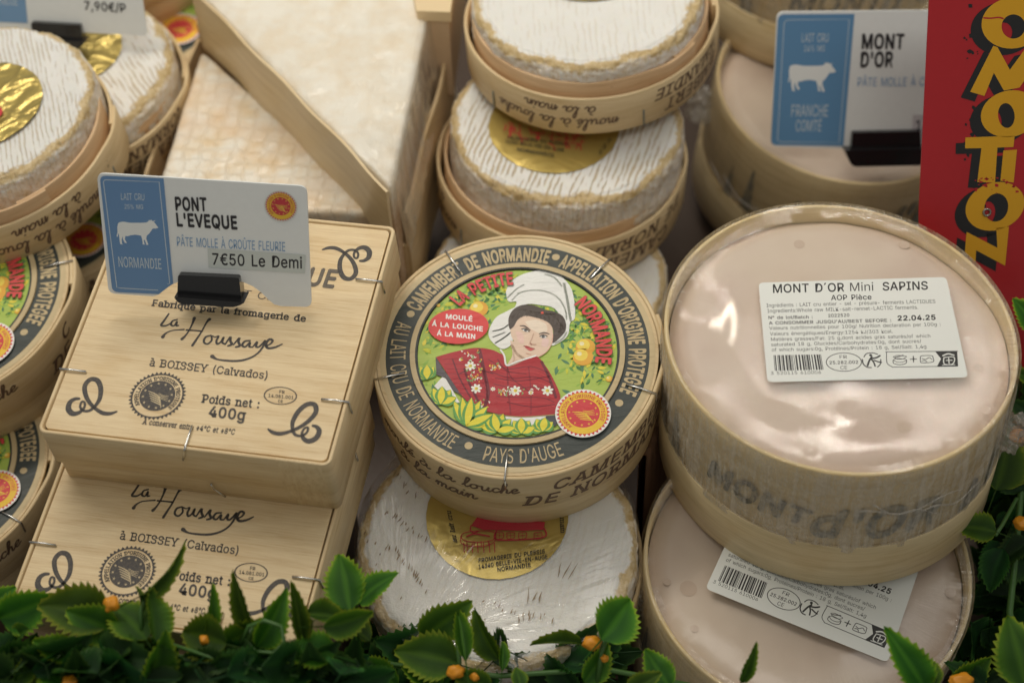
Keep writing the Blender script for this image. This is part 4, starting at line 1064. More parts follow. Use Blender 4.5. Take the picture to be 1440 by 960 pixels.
def mont_box(label, M, R, h, a_print, fm=None, rx=None, ry=None, an=0.0, fbias=(0, 0), seed=1, haze=.35, labz=0.0, spots=()):
    t = thing('mont_dor_box', label, 'wrapped cheese', M, 'wrapped mont d\'or cheeses')
    kw = dict(rx=rx, ry=ry, an=an) if rx else {}
    band('box_wall', circle_path(R, 160, .004, seed*3.3, over=0, **kw), .0017, .001, h, WOODM(), t, edge=WOODE())
    kw2 = dict(rx=rx*1.02, ry=ry*1.02, an=an) if rx else {}
    band('base_band', circle_path(R*1.02, 160, .004, seed*5.1, **kw2), .0015, 0, .027, WOODM(), t)
    panel('box_floor', circle_path(R-.002, 96, **({'rx': rx-.002, 'ry': ry-.002, 'an': an} if rx else {})), .002, .0015, WOODM(), t)
    # cheese surface, sunk a little below the rim, gently uneven
    V = [(0, 0, h-.0036)]; F = []; n = 160; m = 40; p1 = circle_path(R, n, .004, seed*3.3, **kw)
    for i in range(1, m+1):
        for k in range(n):
            f = i/m; x, y = p1[k][0]-p1[k][2]*.0022, p1[k][1]-p1[k][3]*.0022; x *= f; y *= f
            z = h - .0038 + fbm(Vector((x, y, seed)), 22, 3)*.0020 + fbm(Vector((x, y, seed)), 110, 2)*.0003 - .0050*max(0, (f-.86)/.14)**1.6
            V.append((x, y, z))
    for k in range(n): F.append((0, 1+k, 1+(k+1) % n))
    for i in range(m-1):
        for k in range(n): a_ = 1+i*n; F.append((a_+k, a_+n+k, a_+n+(k+1) % n, a_+(k+1) % n))
    ch = mk('cheese', V, F, mont_cheese_mat(), t, smooth=True)
    pr = Print(.0007, 0, 'smear'); 
    RR = R
    if rx:
        mont_print(pr, R, h, a_print)
        V2 = []
        for (x, y, z) in pr.V:
            a_ = math.atan2(y, x); b_ = a_-an; q = 1/math.sqrt((cos(b_)/rx)**2 + (sin(b_)/ry)**2); o_ = math.hypot(x, y)-R; V2.append(((q+o_)*cos(a_), (q+o_)*sin(a_), z))
        pr.V = V2
    else: mont_print(pr, R, h, a_print)
    pr.build('printed_lettering', t)
    # film: taut over the top, wrinkled down the side
    fm1 = film_mat('film_mont_top', (0, 0), .24, .0, .05, .06, .0007, 60, .02, 5, False, .45)
    V = [(0, 0, h-.0006)]; F = []; n = 260; m = 46
    p1 = circle_path(R, n, .004, seed*3.3, **kw)
    for i in range(1, m+1):
        f = i/m
        for k in range(n):
            a_ = 2*pi*k/n; x, y = p1[k][0]*f, p1[k][1]*f
            z = h + .0004 - .0010*(1-f**8) + fbm(Vector((x, y, seed+7)), 16, 2)*.0013*(1-f**8)*max(0.02, min(1, (f-.62)/.2)) + (.0005*fbm(Vector((cos(a_)*30, sin(a_)*30, f*3)), 1.0, 2)*max(0, (f-.88)/.12) if f < .995 else 0)
            z += -.0022*min(1, max(0, (f-.55)/.1))*math.exp(-(((x-fbias[0])**2+(y-fbias[1])**2)/.00020))*(1-f**8)
            V.append((x, y, z))
    for k in range(n): F.append((0, 1+k, 1+(k+1) % n))
    for i in range(m-1):
        for k in range(n): a_ = 1+i*n; F.append((a_+k, a_+n+k, a_+n+(k+1) % n, a_+(k+1) % n))
    fmr = film_mat('film_mont_rim', (0, 0), .8, .0, 1.4, .10, .0007, 70, .5, 3, True)
    mk('plastic_film', V, F, [fm1, fmr], t, smooth=True, mi=[0]*n + [1 if i >= 42 else 0 for i in range(m-1) for k in range(n)])
    fm2 = film_mat('film_mont_side_%d' % seed, (0, 0), .10, haze*.8, 1.0, .16, .0010, 26)
    V = []; F = []; m = 22
    for i in range(m+1):
        f = i/m; z = h + .0006 - f*(h-.024)
        for k in range(n):
            a_ = 2*pi*k/n; nn = fbm(Vector((cos(a_)*9, sin(a_)*9, z*60+seed)), 1.0, 3)
            off = .0009 + .0022*max(0, nn)*(min(1, f*3)) + .0012*f*(1-f)*sin(a_*26+8*nn)
            V.append((p1[k][0]+p1[k][2]*off, p1[k][1]+p1[k][3]*off, z))
    for i in range(m):
        for k in range(n): a_ = i*n; F.append((a_+k, a_+n+k, a_+n+(k+1) % n, a_+(k+1) % n))
    mk('plastic_film', V, F, fm2, t, smooth=True)
    # long gathered creases in the film
    for j in range(3):
        r_ = random.Random(seed*10+j); a0 = r_.uniform(-2.9, 0); z0 = h*r_.uniform(.4, .95); z1 = h*r_.uniform(.35, .7); sp = r_.uniform(.3, 1.0); pts = []
        for k in range(16):
            f = k/15; a_ = a0+sp*f; q = R
            if rx: b_ = a_-an; q = 1/math.sqrt((cos(b_)/rx)**2 + (sin(b_)/ry)**2)
            pts.append(((q+.0022)*cos(a_), (q+.0022)*sin(a_), z0+(z1-z0)*f+.002*sin(f*9+j)))
        tube('film_crease', pts, .0005, film_mat('film_crease', (0, 0), .3, .28, 1, .2), t, 5, .0002)
    if fm: mont_label(t, fm, labz)
    for (u, v, r_) in spots:
        q = loc2(M, u, v, h-.0037); o = disc(q[0], q[1], r_, 20)
        V = [(x, y, h-.00366+fbm(Vector((x, y, seed)), 22, 3)*.0020 + fbm(Vector((x, y, seed)), 110, 2)*.0003) for x, y in o[0]] ; 
        b_ = mk('moisture_spot', V, o[1], plain('damp_spot', (.62, .49, .385), .38, bump=.0001), t)
    return t
RM_ = .0645
cf = lambda x, y: loc2(M_MF, 960 + x/3, 320 + y/3, .0729-.0003)
mf = mont_box('large film wrapped cheese with white MONT D\'OR Mini SAPINS sticker, topmost at right', M_MF, .0664, .0729, cyl(M_MF, 1165, 715, .0664)[0], cf, .0646, .0682, .666, loc2(M_MF, 975, 452, .0729), 1, .75, .0729-.0003,
    spots=((1124, 343, .0022), (1271, 345, .0022), (1272, 600, .0030), (1377, 518, .0022), (1386, 576, .0018)))
# lower box: same sticker, turned
A0 = Vector(cf(357, 652)); B0 = Vector(cf(1205, 632)); d0 = B0-A0
ML_ = lambda u, v: loc2(M_ML, u, v, HM-.0003)
A1 = Vector(ML_(992, 827)); B1 = Vector(ML_(1248, 931)); d1 = B1-A1
rot_ = math.atan2(d1.y, d1.x)-math.atan2(d0.y, d0.x); k_ = d1.length/d0.length
def cl(x, y):
    p = Vector(cf(x, y))-A0; return (A1.x+k_*(p.x*cos(rot_)-p.y*sin(rot_)), A1.y+k_*(p.x*sin(rot_)+p.y*cos(rot_)))
ml = mont_box('film wrapped cheese lowest at right, its sticker turned askew under the box above', M_ML, RM_, HM, 0.4, cl, fbias=(9, 9), seed=2, labz=HM-.0003,
    spots=((938, 818, .0016), (968, 827, .0034), (977, 883, .0016), (1336, 833, .0022)))
cr_ = mont_box('wrapped cheese carrying the MONT D\'OR price sign, black tree on its side', M_MR, RM_, HM, cyl(M_MR, 1040, 262, RM_)[0]+1.22, fbias=(9, 9), seed=3, haze=.07)
bp = onz(1148, -22, .0805)
M_MR2 = Matrix.Translation((bp.x, bp.y, .0805))
mont_box('far wrapped cheese cut off by the top edge above the MONT D\'OR price sign', M_MR2, RM_, .065, -1.2, seed=4, haze=.5)
km = film_mat('film_knot', (0, 0), .45, .40, 1, .15, .003)
q = cyl(M_MR, 995, 165, RM_); knot(cr_, ((RM_+.004)*cos(q[0]), (RM_+.004)*sin(q[0]), .050), .0065, km, 2, (1, 1, 1.5))
q = cyl(M_MF, 1405, 640, .0664); knot(mf, (.0700*cos(q[0]), .0700*sin(q[0]), .040), .0060, km, 5, (1, 1, 1.4))
q = cyl(M_ML, 895, 800, RM_); knot(ml, ((RM_+.003)*cos(3.2), (RM_+.003)*sin(3.2), .050), .0052, km, 8, (1, 1, 1.8))


# ------------------------------------------------------------------ cut pont l'eveque in its wooden tray, behind the square boxes
def slab_mat(name, warm, grid):
    if name in MATS: return MATS[name]
    t = NT(name); o = t.node('ShaderNodeTexCoord').outputs['Object']
    n1 = t.noise(o, 90, 4, .6); n2 = t.noise(o, 500, 3, .6); n3 = t.noise(o, 30, 2)
    c = t.mix(t.ramp(n1, [(.4, (0, 0, 0, 1)), (.7, (1, 1, 1, 1))]), (.86, .82, .72, 1), (.82-.04*warm, .72-.10*warm, .56-.16*warm, 1))
    c = t.mix(t.math('MULTIPLY', t.ramp(n3, [(.5, (0, 0, 0, 1)), (.7, (1, 1, 1, 1))]), .5*warm), c, (.72, .50, .30, 1))
    mo = t.mapv(o, (1, 1, 1), rot=(0, 0, .12)); s = t.node('ShaderNodeSeparateXYZ'); t.link(mo, s.inputs[0])
    wx = t.math('ADD', t.math('MULTIPLY', s.outputs[0], 430), t.math('MULTIPLY', n1, 3.2)); wy = t.math('ADD', t.math('MULTIPLY', s.outputs[1], 430), t.math('MULTIPLY', n1, 3.2))
    gr = t.math('MAXIMUM', t.math('ABSOLUTE', t.math('SINE', wx)), t.math('ABSOLUTE', t.math('SINE', wy)))
    gm = t.ramp(gr, [(.93, (0, 0, 0, 1)), (1.0, (1, 1, 1, 1))])
    c = t.mix(t.math('MULTIPLY', gm, .16*grid), c, (.62, .47, .28, 1))
    sd = t.node('ShaderNodeAttribute', attribute_name='s').outputs['Fac']
    c = t.mix(t.ramp(t.math('ADD', sd, t.math('MULTIPLY', n1, .25)), [(.55, (0, 0, 0, 1)), (.85, (1, 1, 1, 1))]), c, t.ramp(n2, [(.3, (.45, .26, .13, 1)), (.7, (.66, .50, .34, 1))]))
    t.link(c, t.b.inputs['Base Color']); t.b.inputs['Roughness'].default_value = .55; t.b.inputs['Coat Weight'].default_value = .3; t.b.inputs['Coat Roughness'].default_value = .15
    h = t.math('SUBTRACT', t.math('ADD', n1, t.math('MULTIPLY', n2, .35)), t.math('MULTIPLY', gm, .35*grid))
    t.link(t.bump(h, .0012, .8), t.b.inputs['Normal']); MATS[name] = t.m; return t.m
def slab(name, parent, corners, z0, z1, mat, r=.003, step=.0016, seed=1.0):
    """straight-sided block of cheese over a triangle; finely meshed top and walls, rounded arris"""
    C = [Vector(c) for c in corners]; cen = sum(C, Vector((0, 0)))/len(C); P = []
    for i in range(len(C)):
        a, b, c = C[i-1], C[i], C[(i+1) % len(C)]; u0 = (a-b).normalized()*.004; u1 = (c-b).normalized()*.004
        for k in range(5): f = k/4; P.append(b + u0*(1-f)**2 + u1*f**2)
    pts = []
    for i in range(len(P)):
        a, b = P[i], P[(i+1) % len(P)]; n = max(1, int((b-a).length/step))
        for k in range(n): pts.append(a.lerp(b, k/n))
    n = len(pts); V = []; F = []; S = []
    m = 36
    V.append((cen.x, cen.y, z1 + .0005)); S.append(0)
    rings = [(i/m, None) for i in range(1, m+1)] + [(1.0, j/14) for j in range(1, 15)]
    inr = min((p-cen).length for p in pts)
    for f, j in rings:
        for p in pts:
            d = (p-cen); q = cen + d*(f if j is None else 1.0); dn = d.normalized()
            e = max(0, f*1.0 - (1-r/ max(d.length, .01)*1.2)) if j is None else 0
            z = z1 - (r*.5*(e/(r/max(d.length, .01)*1.2))**2 if e > 0 else 0) if j is None else z1 - r*.5 - (z1-z0-r*.5)*j
            w3 = Vector((q.x, q.y, z)); nn = fbm(w3 + Vector((seed, 0, 0)), 60, 3)*.0011 + fbm(w3, 300, 2)*.0004
            V.append((q.x+dn.x*(nn if j is not None else 0), q.y+dn.y*(nn if j is not None else 0), z + (nn if j is None else 0))); S.append(0 if j is None else min(1, .35+j))
            if j is None and f > .93: S[-1] = (f-.93)/.07*.35
    for k in range(n): F.append((0, 1+k, 1+(k+1) % n))
    for i in range(len(rings)-1):
        for k in range(n): a = 1+i*n; F.append((a+k, a+n+k, a+n+(k+1) % n, a+(k+1) % n))
    return mk(name, V, F, mat, parent, smooth=True, attr=S)
g2 = lambda u, v, z: tuple(onz(u, v, z)[:2])
ZL, ZR = .115, .148
A_, B_, C_ = g2(213, 290, ZL), g2(548, 300, ZL), g2(283, 70, ZL)
hl = thing('cheese_half', 'lower triangular half of a cut square cheese, ridged top, left of the wood strip', 'cheese', None, 'cut square cheese halves')
slab('rind', hl, [A_, B_, C_], .080, ZL, slab_mat('washed_rind', 1.0, 1.0), seed=2)
hr_ = thing('cheese_half', 'taller film wrapped half of a cut square cheese, wood strip along its cut face', 'cheese', None, 'cut square cheese halves')
D_, E_, G_ = g2(550, 266, ZR), g2(606, -6, ZR), g2(279, -12, ZR)
slab('rind', hr_, [D_, E_, G_], .080, ZR, slab_mat('pale_rind', .0, .12), seed=5)
d_ = (Vector(G_)-Vector(D_)).normalized(); nrm = Vector((-d_.y, d_.x)); 
if nrm.dot(Vector(A_)-Vector(D_)) < 0: nrm = -nrm
V = []; F = []; UV = []; ns = 60; L_ = (Vector(G_)-Vector(D_)).length + .004
for i in range(ns+1):
    s_ = -.001 + L_*i/ns; bow = .0004*sin(i*.35) + .0010*max(0, 1-i/10)
    for o_, z in ((.0010+bow, ZL-.0015-.001), (.0022+bow, ZL-.0025), (.0022+bow, ZR+.0010), (.0010+bow, ZR+.0010)):
        p = Vector(D_) + d_*s_ + nrm*o_; V.append((p.x, p.y, z)); UV.append((s_, z+o_))
for i in range(ns):
    for j in range(4): F.append((i*4+j, (i+1)*4+j, (i+1)*4+(j+1) % 4, i*4+(j+1) % 4))
F += [(3, 2, 1, 0), (ns*4, ns*4+1, ns*4+2, ns*4+3)]
mk('wood_strip', V, F, wood("strip_wood", (.74, .59, .35), (.60, .45, .24), .42, .2, .3), hr_, UV)
cm = (Vector(D_)+Vector(E_)+Vector(G_))/3
V = []; F = []; n = 60
crn = [Vector(D_), Vector(E_), Vector(G_)]
for i in range(n+1):
    for k in range(n+1-i):
        a, b = i/n, k/n; p = crn[0]*(1-a-b) + crn[1]*a + crn[2]*b; q = cm + (p-cm)*1.008
        V.append((q.x, q.y, ZR+.0016+fbm(Vector((q.x, q.y, 3)), 60, 3)*.0012))
idx = {}; c_ = 0
for i in range(n+1):
    for k in range(n+1-i): idx[(i, k)] = c_; c_ += 1
for i in range(n):
    for k in range(n-i):
        F.append((idx[(i, k)], idx[(i+1, k)], idx[(i, k+1)]))
        if k < n-i-1: F.append((idx[(i+1, k)], idx[(i+1, k+1)], idx[(i, k+1)]))
mk('plastic_film', V, F, film_mat('film_slab', g2(560, 250, ZR), .32, .0, 2.6, .09, .0007, 22, .10, 1.5, True), hr_, smooth=True)
# pale wax-like side film
V = []; F = []; n = 70
for i in range(n+1):
    p = Vector(D_).lerp(Vector(E_), i/n); 
    for j in range(9):
        f = j/8; off = .0018+.004*f*f+.0016*fbm(Vector((i*.25, f*2, 4)), 1.0, 3); V.append((p.x+off, p.y-.002*f, ZR+.001-f*.040))
for i in range(n):
    for j in range(8): a = i*9+j; F.append((a, a+9, a+10, a+1))
mk('plastic_film', V, F, film_mat('film_slab_side', (0, 0), .2, .3, 1.0, .15, .001, 30), hr_, smooth=True)
tr = thing('wooden_cheese_tray', 'wooden tray wall holding the cut square cheese, right of the film wrapped half', 'tray', None)
def wall(p, q, z0, z1, th, name='wall'):
    p = Vector(p); q = Vector(q); d = (q-p); L = d.length; d.normalize(); n_ = Vector((d.y, -d.x)); V = []; UV = []
    k = 14
    for i in range(k+1):
        b = p + d*L*i/k + n_*.0006*sin(i*.8)
        for o_, z in ((0, z0), (0, z1-.0004), (.0004, z1), (th-.0004, z1), (th, z1-.0004), (th, z0)):
            V.append((b.x+n_.x*o_, b.y+n_.y*o_, z)); UV.append((L*i/k, z+o_))
    F = [(i*6+j, (i+1)*6+j, (i+1)*6+j+1, i*6+j+1) for i in range(k) for j in range(5)] + [(5, 4, 3, 2, 1, 0), tuple(k*6+j for j in range(6))]
    return mk(name, V, F, wood("tray_wall_wood", (.66, .50, .29), (.48, .34, .17), .5, .3), tr, UV)
W0 = Vector(g2(566, 300, .120)); W1 = Vector(g2(630, 60, .120)); W3 = Vector(g2(196, 303, .100)); W2 = W3 + (W1-W0)
wall(W0, W1, .060, .120, .0018); wall(W3 + Vector((0, -.001)), W0 + Vector((0, -.0005)), .060, .100, .0018); wall(W2, W3, .060, .108, .0018); wall(W1, W2, .060, .118, .0018)
V = [(p.x, p.y, z) for z in (.079, .077) for p in (W3, W0, W1, W2)]
mk('tray_floor', V, [(0, 1, 2, 3), (7, 6, 5, 4), (0, 4, 5, 1), (1, 5, 6, 2), (2, 6, 7, 3), (3, 7, 4, 0)], WOODI(), tr)
# small far box and wrapped piece at the top, between the tray and the round boxes
far = thing('square_cheese_box', 'far square wooden box corner at the top edge, left of the round cheeses', 'cheese box', None)
ZF = .150
fc_ = [Vector(g2(u, v, ZF)) for u, v in ((590, 20), (630, 22), (648, -110), (560, -120))]
V = [(p.x, p.y, z) for z in (ZF, .10) for p in fc_]; mk('body', V, [(0, 1, 2, 3), (7, 6, 5, 4), (0, 4, 5, 1), (1, 5, 6, 2), (2, 6, 7, 3), (3, 7, 4, 0)], plain('far_wood', (.62, .45, .28), .6, bump=.0003), far)
lid_ = [fc_[0]+Vector((-.0012, -.0012)), fc_[1]+Vector((.0012, -.0012)), fc_[2]+Vector((.0012, .001)), fc_[3]+Vector((-.0012, .001))]
V = [(p.x, p.y, z) for z in (ZF+.003, ZF-.003) for p in lid_]; mk('lid', V, [(0, 1, 2, 3), (7, 6, 5, 4), (0, 4, 5, 1), (1, 5, 6, 2), (2, 6, 7, 3), (3, 7, 4, 0)], WOOD(), far)
wp = thing('cheese_piece', 'small film wrapped cheese end standing between the tray and the top middle box', 'cheese', None)
q = onz(612, 92, .105)
V = []; F = []; n = 40
for i in range(15):
    f = i/14; 
    for k in range(n):
        a = 2*pi*k/n; r = (.0085+.004*fbm(Vector((cos(a)*2, sin(a)*2, f*2)), 1, 2))*(1-.75*f**5); V.append((q.x+r*cos(a), q.y+.01+1.8*r*sin(a), .03+.095*f))
for i in range(14):
    for k in range(n): F.append((i*n+k, i*n+(k+1) % n, (i+1)*n+(k+1) % n, (i+1)*n+k))
F.append(tuple(14*n+k for k in range(n)))
mk('cheese', V, F, slab_mat('washed_rind', 1.0, 1.0), wp, smooth=True)
# ribbed brown divider between the round stacks
dv = thing('ribbed_divider', 'brown ribbed board standing between the centre boxes and the wrapped cheeses', 'divider', None)
brd = plain('brown_board', (.16, .085, .045), .45, coat=.2, bump=.0003)
p0 = onz(893, 760, .03); p1 = onz(975, 560, .03); d = (p1-p0); d.z = 0; L = d.length; d.normalize(); nx_, ny_ = -d.y, d.x
V = []; F = []; m = 90
for i in range(m+1):
    s_ = L*i/m; o_ = .0008*sin(i/m*2*pi*13)
    for oo in (o_, o_-.003):
        for z in (0, .098): V.append((p0.x+d.x*s_+nx_*oo, p0.y+d.y*s_+ny_*oo, z))
for i in range(m):
    a = i*4; b = a+4; F += [(a, b, b+1, a+1), (a+2, a+3, b+3, b+2), (a+1, b+1, b+3, a+3)]
mk('board', V, F, brd, dv, smooth=True)

# ------------------------------------------------------------------ price signs
def card_frame(u, v, z, lean, yaw, D=None, roll=0.0):
    p = atd(u, v, D) if D else onz(u, v, z)
    return Matrix.Translation(p) @ Matrix.Rotation(yaw, 4, 'Z') @ Matrix.Rotation(pi/2 - lean, 4, 'X') @ Matrix.Rotation(roll, 4, 'Z')
CARDW = (.86, .89, .88); BLUE = (.15, .29, .52); PALE = (.60, .68, .73)
def rounded(pts, rad, n=5):
    P = []
    for i in range(len(pts)):
        p0, p1, p2 = Vector(pts[i-1]), Vector(pts[i]), Vector(pts[(i+1) % len(pts)]); r = rad if not isinstance(rad, (list, tuple)) else rad[i]
        if r <= 0: P.append(tuple(p1)); continue
        u0 = (p0-p1).normalized()*r; u1 = (p2-p1).normalized()*r
        for k in range(n+1): f = k/n; P.append(tuple(p1 + u0*(1-f)**2 + u1*f**2))
    return P
def solid(name, P, z0, z1, mat, parent, bev=0.0):
    VF = poly(P); n = len(P)
    V = [(x, y, z1) for x, y in P] + [(x, y, z0) for x, y in P]
    F = [f for f in VF[1]] + [tuple(i+n for i in reversed(f)) for f in VF[1]] + [(i, i+n, (i+1) % n + n, (i+1) % n) for i in range(n)]
    return mk(name, V, F, mat, parent)
PVC = plain('white_pvc', CARDW, .35, bump=.00005)
BLKP = plain('black_plastic', (.012, .012, .013), .22, coat=.4, bump=.0001, bscale=120)
COW = [(600, 800), (612, 790), (640, 785), (700, 795), (790, 795), (830, 792), (850, 780), (842, 772), (862, 775), (870, 770), (878, 782), (905, 775), (888, 788), (900, 800), (925, 835), (905, 842), (880, 842), (868, 860), (850, 885), (832, 900), (828, 925), (842, 965), (846, 975), (830, 975), (815, 935), (808, 935), (812, 965), (822, 972), (800, 972), (795, 930), (785, 900), (740, 892), (700, 897), (680, 905), (660, 903), (655, 930), (672, 960), (655, 960), (640, 930), (638, 905), (630, 930), (632, 965), (642, 972), (618, 970), (612, 935), (608, 895), (600, 880), (598, 910), (588, 905), (596, 870), (594, 830)]
def clip(t, M, quad_top, quad_bot, spike=None):
    L = lambda p: loc2(M, p[0], p[1], .0035)
    P = rounded([L(p) for p in quad_top], .0010); solid('clip', P, -.0030, .0032, BLKP, t)
    P = rounded([L(p) for p in quad_bot], [.0004, .0004, .0028, .0028]); o = solid('clip_lip', P, -.0030, .0062, BLKP, t)
    if spike:
        q = L(spike); tube('spike', [(q[0], q[1], -.001), (q[0], q[1]-.003, -.004)], .0009, BLKP, t, 6)
def pf(pr, M, fm):
    def T(s_, bl, br, tl, c, b=.0, xs=None, space=0.0):
        V, F, w_ = text2d(s_, b, space=space); pr.add((fit_map(V, w_, fm(*bl), fm(*br), fm(*tl)), F), c, lift=False)
    return T
# PONT L'EVEQUE
M1 = card_frame(292, 430, .172, radians(25), radians(-6))
F1 = lambda x, y: loc2(M1, x/3, y/3, .0006)
G1 = lambda x, y: loc2(M1, 100 + x/6, 240 + y/6, .0006)
s1 = thing('price_sign', 'blue and white PONT L\'EVEQUE price sign clipped above the square boxes', 'price sign', M1, 'price signs in the cheese')
pc = lambda u, v: loc2(M1, u, v, 0)
top_ = [pc(137, 243), pc(431, 261)]
R4 = rounded([pc(136.5, 243), pc(431.5, 261.5), pc(438.5, 431.5), pc(153, 412)], .003)
P = R4[:18] + [pc(*q_) for q_ in ((396, 430), (386, 427.5), (378, 421), (368, 411), (356, 402), (342, 396), (322, 392.5), (296, 391), (272, 391.5), (254, 394.5), (241, 400), (232, 407), (224, 413.5), (216, 416))] + R4[18:]
solid('card', P, -.0006, 0.0003, PVC, s1)
pr = Print(.0005, 1.2e-5, 'card'); T = pf(pr, M1, None)
BL = [(140, 247), (230, 251), (245, 414), (158, 410.5)]
bp_ = rounded([loc2(M1, *p, .0005) for p in BL], [.0025, .0002, .0002, .0025])
# keep the print off the notch
bp_ = rounded([loc2(M1, *p, .0005) for p in (BL[0], BL[1], (243.5, 399), (235, 404.5), (223, 413.5), BL[3])], [.0025, .0002, .0001, .0001, .0001, .0025])
pr.add(poly(bp_), BLUE); pr.k += 1
fl_ = [G1(*p) for p in ((272, 80), (742, 97), (850, 1000))] 
pr.add(ribbon([G1(285, 78), G1(742, 97), G1(832, 955), loc2(M1, 236, 399, .0005)], .0003, 1, curve=False), PALE, lift=False)
pr.add(ribbon([G1(285, 78), G1(272, 95), G1(385, 985), loc2(M1, 170, 405, .0005), loc2(M1, 222, 408, .0005)], .0003, 1, curve=False), PALE, lift=False)
def T1(s_, bl, br, tl, c, b=.0, fm=G1):
    V, F, w_ = text2d(s_, b); pr.add((fit_map(V, w_, fm(*bl), fm(*br), fm(*tl)), F), c, lift=False)
T1("LAIT CRU", (418, 246), (622, 252), (415, 190), PALE); T1("25% MG", (448, 322), (610, 326), (446, 284), PALE)
T1("NORMANDIE", (398, 812), (768, 832), (390, 725), PALE)
pr.add(poly([G1((x-590)*1.045+385, (y-770)*1.03+415) for x, y in COW]), CARDW, lift=False)
KK = (.03, .03, .035)
T1("PONT", (877, 333), (1152, 341), (868, 226), KK, .03); T1("L'EVEQUE", (888, 466), (1412, 494), (878, 360), KK, .03)
T1("PÂTE MOLLE À CROÛTE FLEURIE", (745, 392), (1205, 415), (743, 354), (.20, .36, .58), 0, lambda x, y: loc2(M1, x/3, 215 + y/3, .0005))
H1 = lambda x, y: loc2(M1, x/3, 320 + y/3, .0005)
pr.add(([H1(*p) for p in ((876, 88), (1290, 115), (1286, 193), (880, 168))], [(0, 1, 2, 3)]), (.62, .67, .64)); pr.k += 1
T1("7€50 Le Demi", (893, 155), (1278, 172), (891, 108), KK, .014, H1)
sc_ = G1((1185-413)*2, 0)
cs = loc2(M1, 395, 290, .0005); ce = loc2(M1, 418, 292, .0005)
seal(pr, cs, math.hypot(ce[0]-cs[0], ce[1]-cs[1]), radians(5), (.80, .52, .05), (.55, .05, .06), (.85, .60, .10), (.66, .62, .55))
pr.build('printed_face', s1)
clip(s1, M1, [(250, 387), (336, 391), (339, 421), (249, 417)], [(247, 413), (346, 421), (334, 428), (252, 423)], (300, 424))
# MONT D'OR
M2 = card_frame(1245, 232, .0815, radians(25), radians(4))
s2 = thing('price_sign', 'blue and white MONT D\'OR price sign, partly covered by the red promotion board', 'price sign', M2, 'price signs in the cheese')
pc = lambda u, v: loc2(M2, u, v, 0)
solid('card', rounded([pc(1092.5, 16.5), pc(1375, 14), pc(1375, 214), pc(1083.5, 206)], .0035), -.0006, .0003, PVC, s2)
pr = Print(.0005, 1.2e-5, 'card')
J = lambda x, y: loc2(M2, 960 + x/3, y/3, .0005)
def T2_(s_, bl, br, tl, c, b=.0):
    V, F, w_ = text2d(s_, b); pr.add((fit_map(V, w_, J(*bl), J(*br), J(*tl)), F), c, lift=False)
BLUE2 = (.13, .30, .52)
pr.add(poly(rounded([J(403, 62), J(725, 60), J(678, 616), J(372, 612)], [.003, .0003, .0003, .003])), BLUE2); pr.k += 1
pr.add(ribbon([J(440, 85), J(703, 82), J(660, 602), J(412, 600), J(400, 590), J(428, 98), J(440, 85)], .0003, 1, curve=False), PALE, lift=False)
T2_("LAIT CRU", (500, 178), (616, 178), (502, 142), PALE); T2_("24% MG", (510, 218), (600, 217), (511, 193), PALE)
T2_("FRANCHE", (455, 492), (614, 492), (458, 443), PALE); T2_("COMTÉ", (474, 554), (586, 554), (477, 507), PALE)
pr.add(poly([J((x-590)*.60+446, (y-770)*.60+264) for x, y in COW]), CARDW, lift=False)
T2_("MONT", (752, 206), (936, 206), (755, 146), KK, .03); T2_("D'OR", (747, 283), (888, 282), (750, 222), KK, .03)
T2_("PÂTE MOLLE À CROÛTE LAVÉE".replace("V", "V"), (735, 365), (1250, 362), (737, 328), (.22, .38, .60))
pr.add(([J(*p) for p in ((972, 485), (1200, 485), (1195, 558), (968, 558))], [(0, 1, 2, 3)]), (.60, .58, .60)); pr.k += 1
T2_("14€50", (978, 550), (1140, 550), (980, 508), KK, .014)
pr.build('printed_face', s2)
clip(s2, M2, [(1199, 187), (1295, 185), (1296, 212), (1197, 211)], [(1186, 209), (1298, 207), (1297, 230), (1196, 232)], (1240, 230))
# back left sign
M3 = card_frame(80, 62, .134, radians(25), radians(-3))
s3 = thing('price_sign', 'blurred price sign reading 7,90€/P at the top left, on a back cheese', 'price sign', M3, 'price signs in the cheese')
pc = lambda u, v: loc2(M3, u, v, 0)
solid('card', rounded([pc(-60, -95), pc(188, -90), pc(208, 51), pc(-50, 36)], .003), -.0006, .0003, PVC, s3)
pr = Print(.0005, 1.2e-5, 'card'); K3 = lambda u, v: loc2(M3, u, v, .0005)
pr.add(([K3(*p) for p in ((-57, -92), (26, -92), (39, 33), (-48, 29))], [(0, 1, 2, 3)]), (.20, .36, .58)); pr.k += 1
V, F, w_ = text2d("7,90€/P", .014); pr.add((fit_map(V, w_, K3(118, 14), K3(178, 18), K3(117, 2)), F), KK)
V, F, w_ = text2d("NORMANDIE", 0); pr.add((fit_map(V, w_, K3(-40, 5), K3(26, 8), K3(-41, -6)), F), PALE, lift=False)
V, F, w_ = text2d("CAMEMBERT", .03); pr.add((fit_map(V, w_, K3(45, -52), K3(140, -47), K3(44, -66)), F), KK, lift=False)
pr.build('printed_face', s3)
clip(s3, M3, [(43, 32), (113, 36), (117, 60), (46, 56)], [(40, 52), (122, 57), (112, 68), (50, 63)], (80, 62))
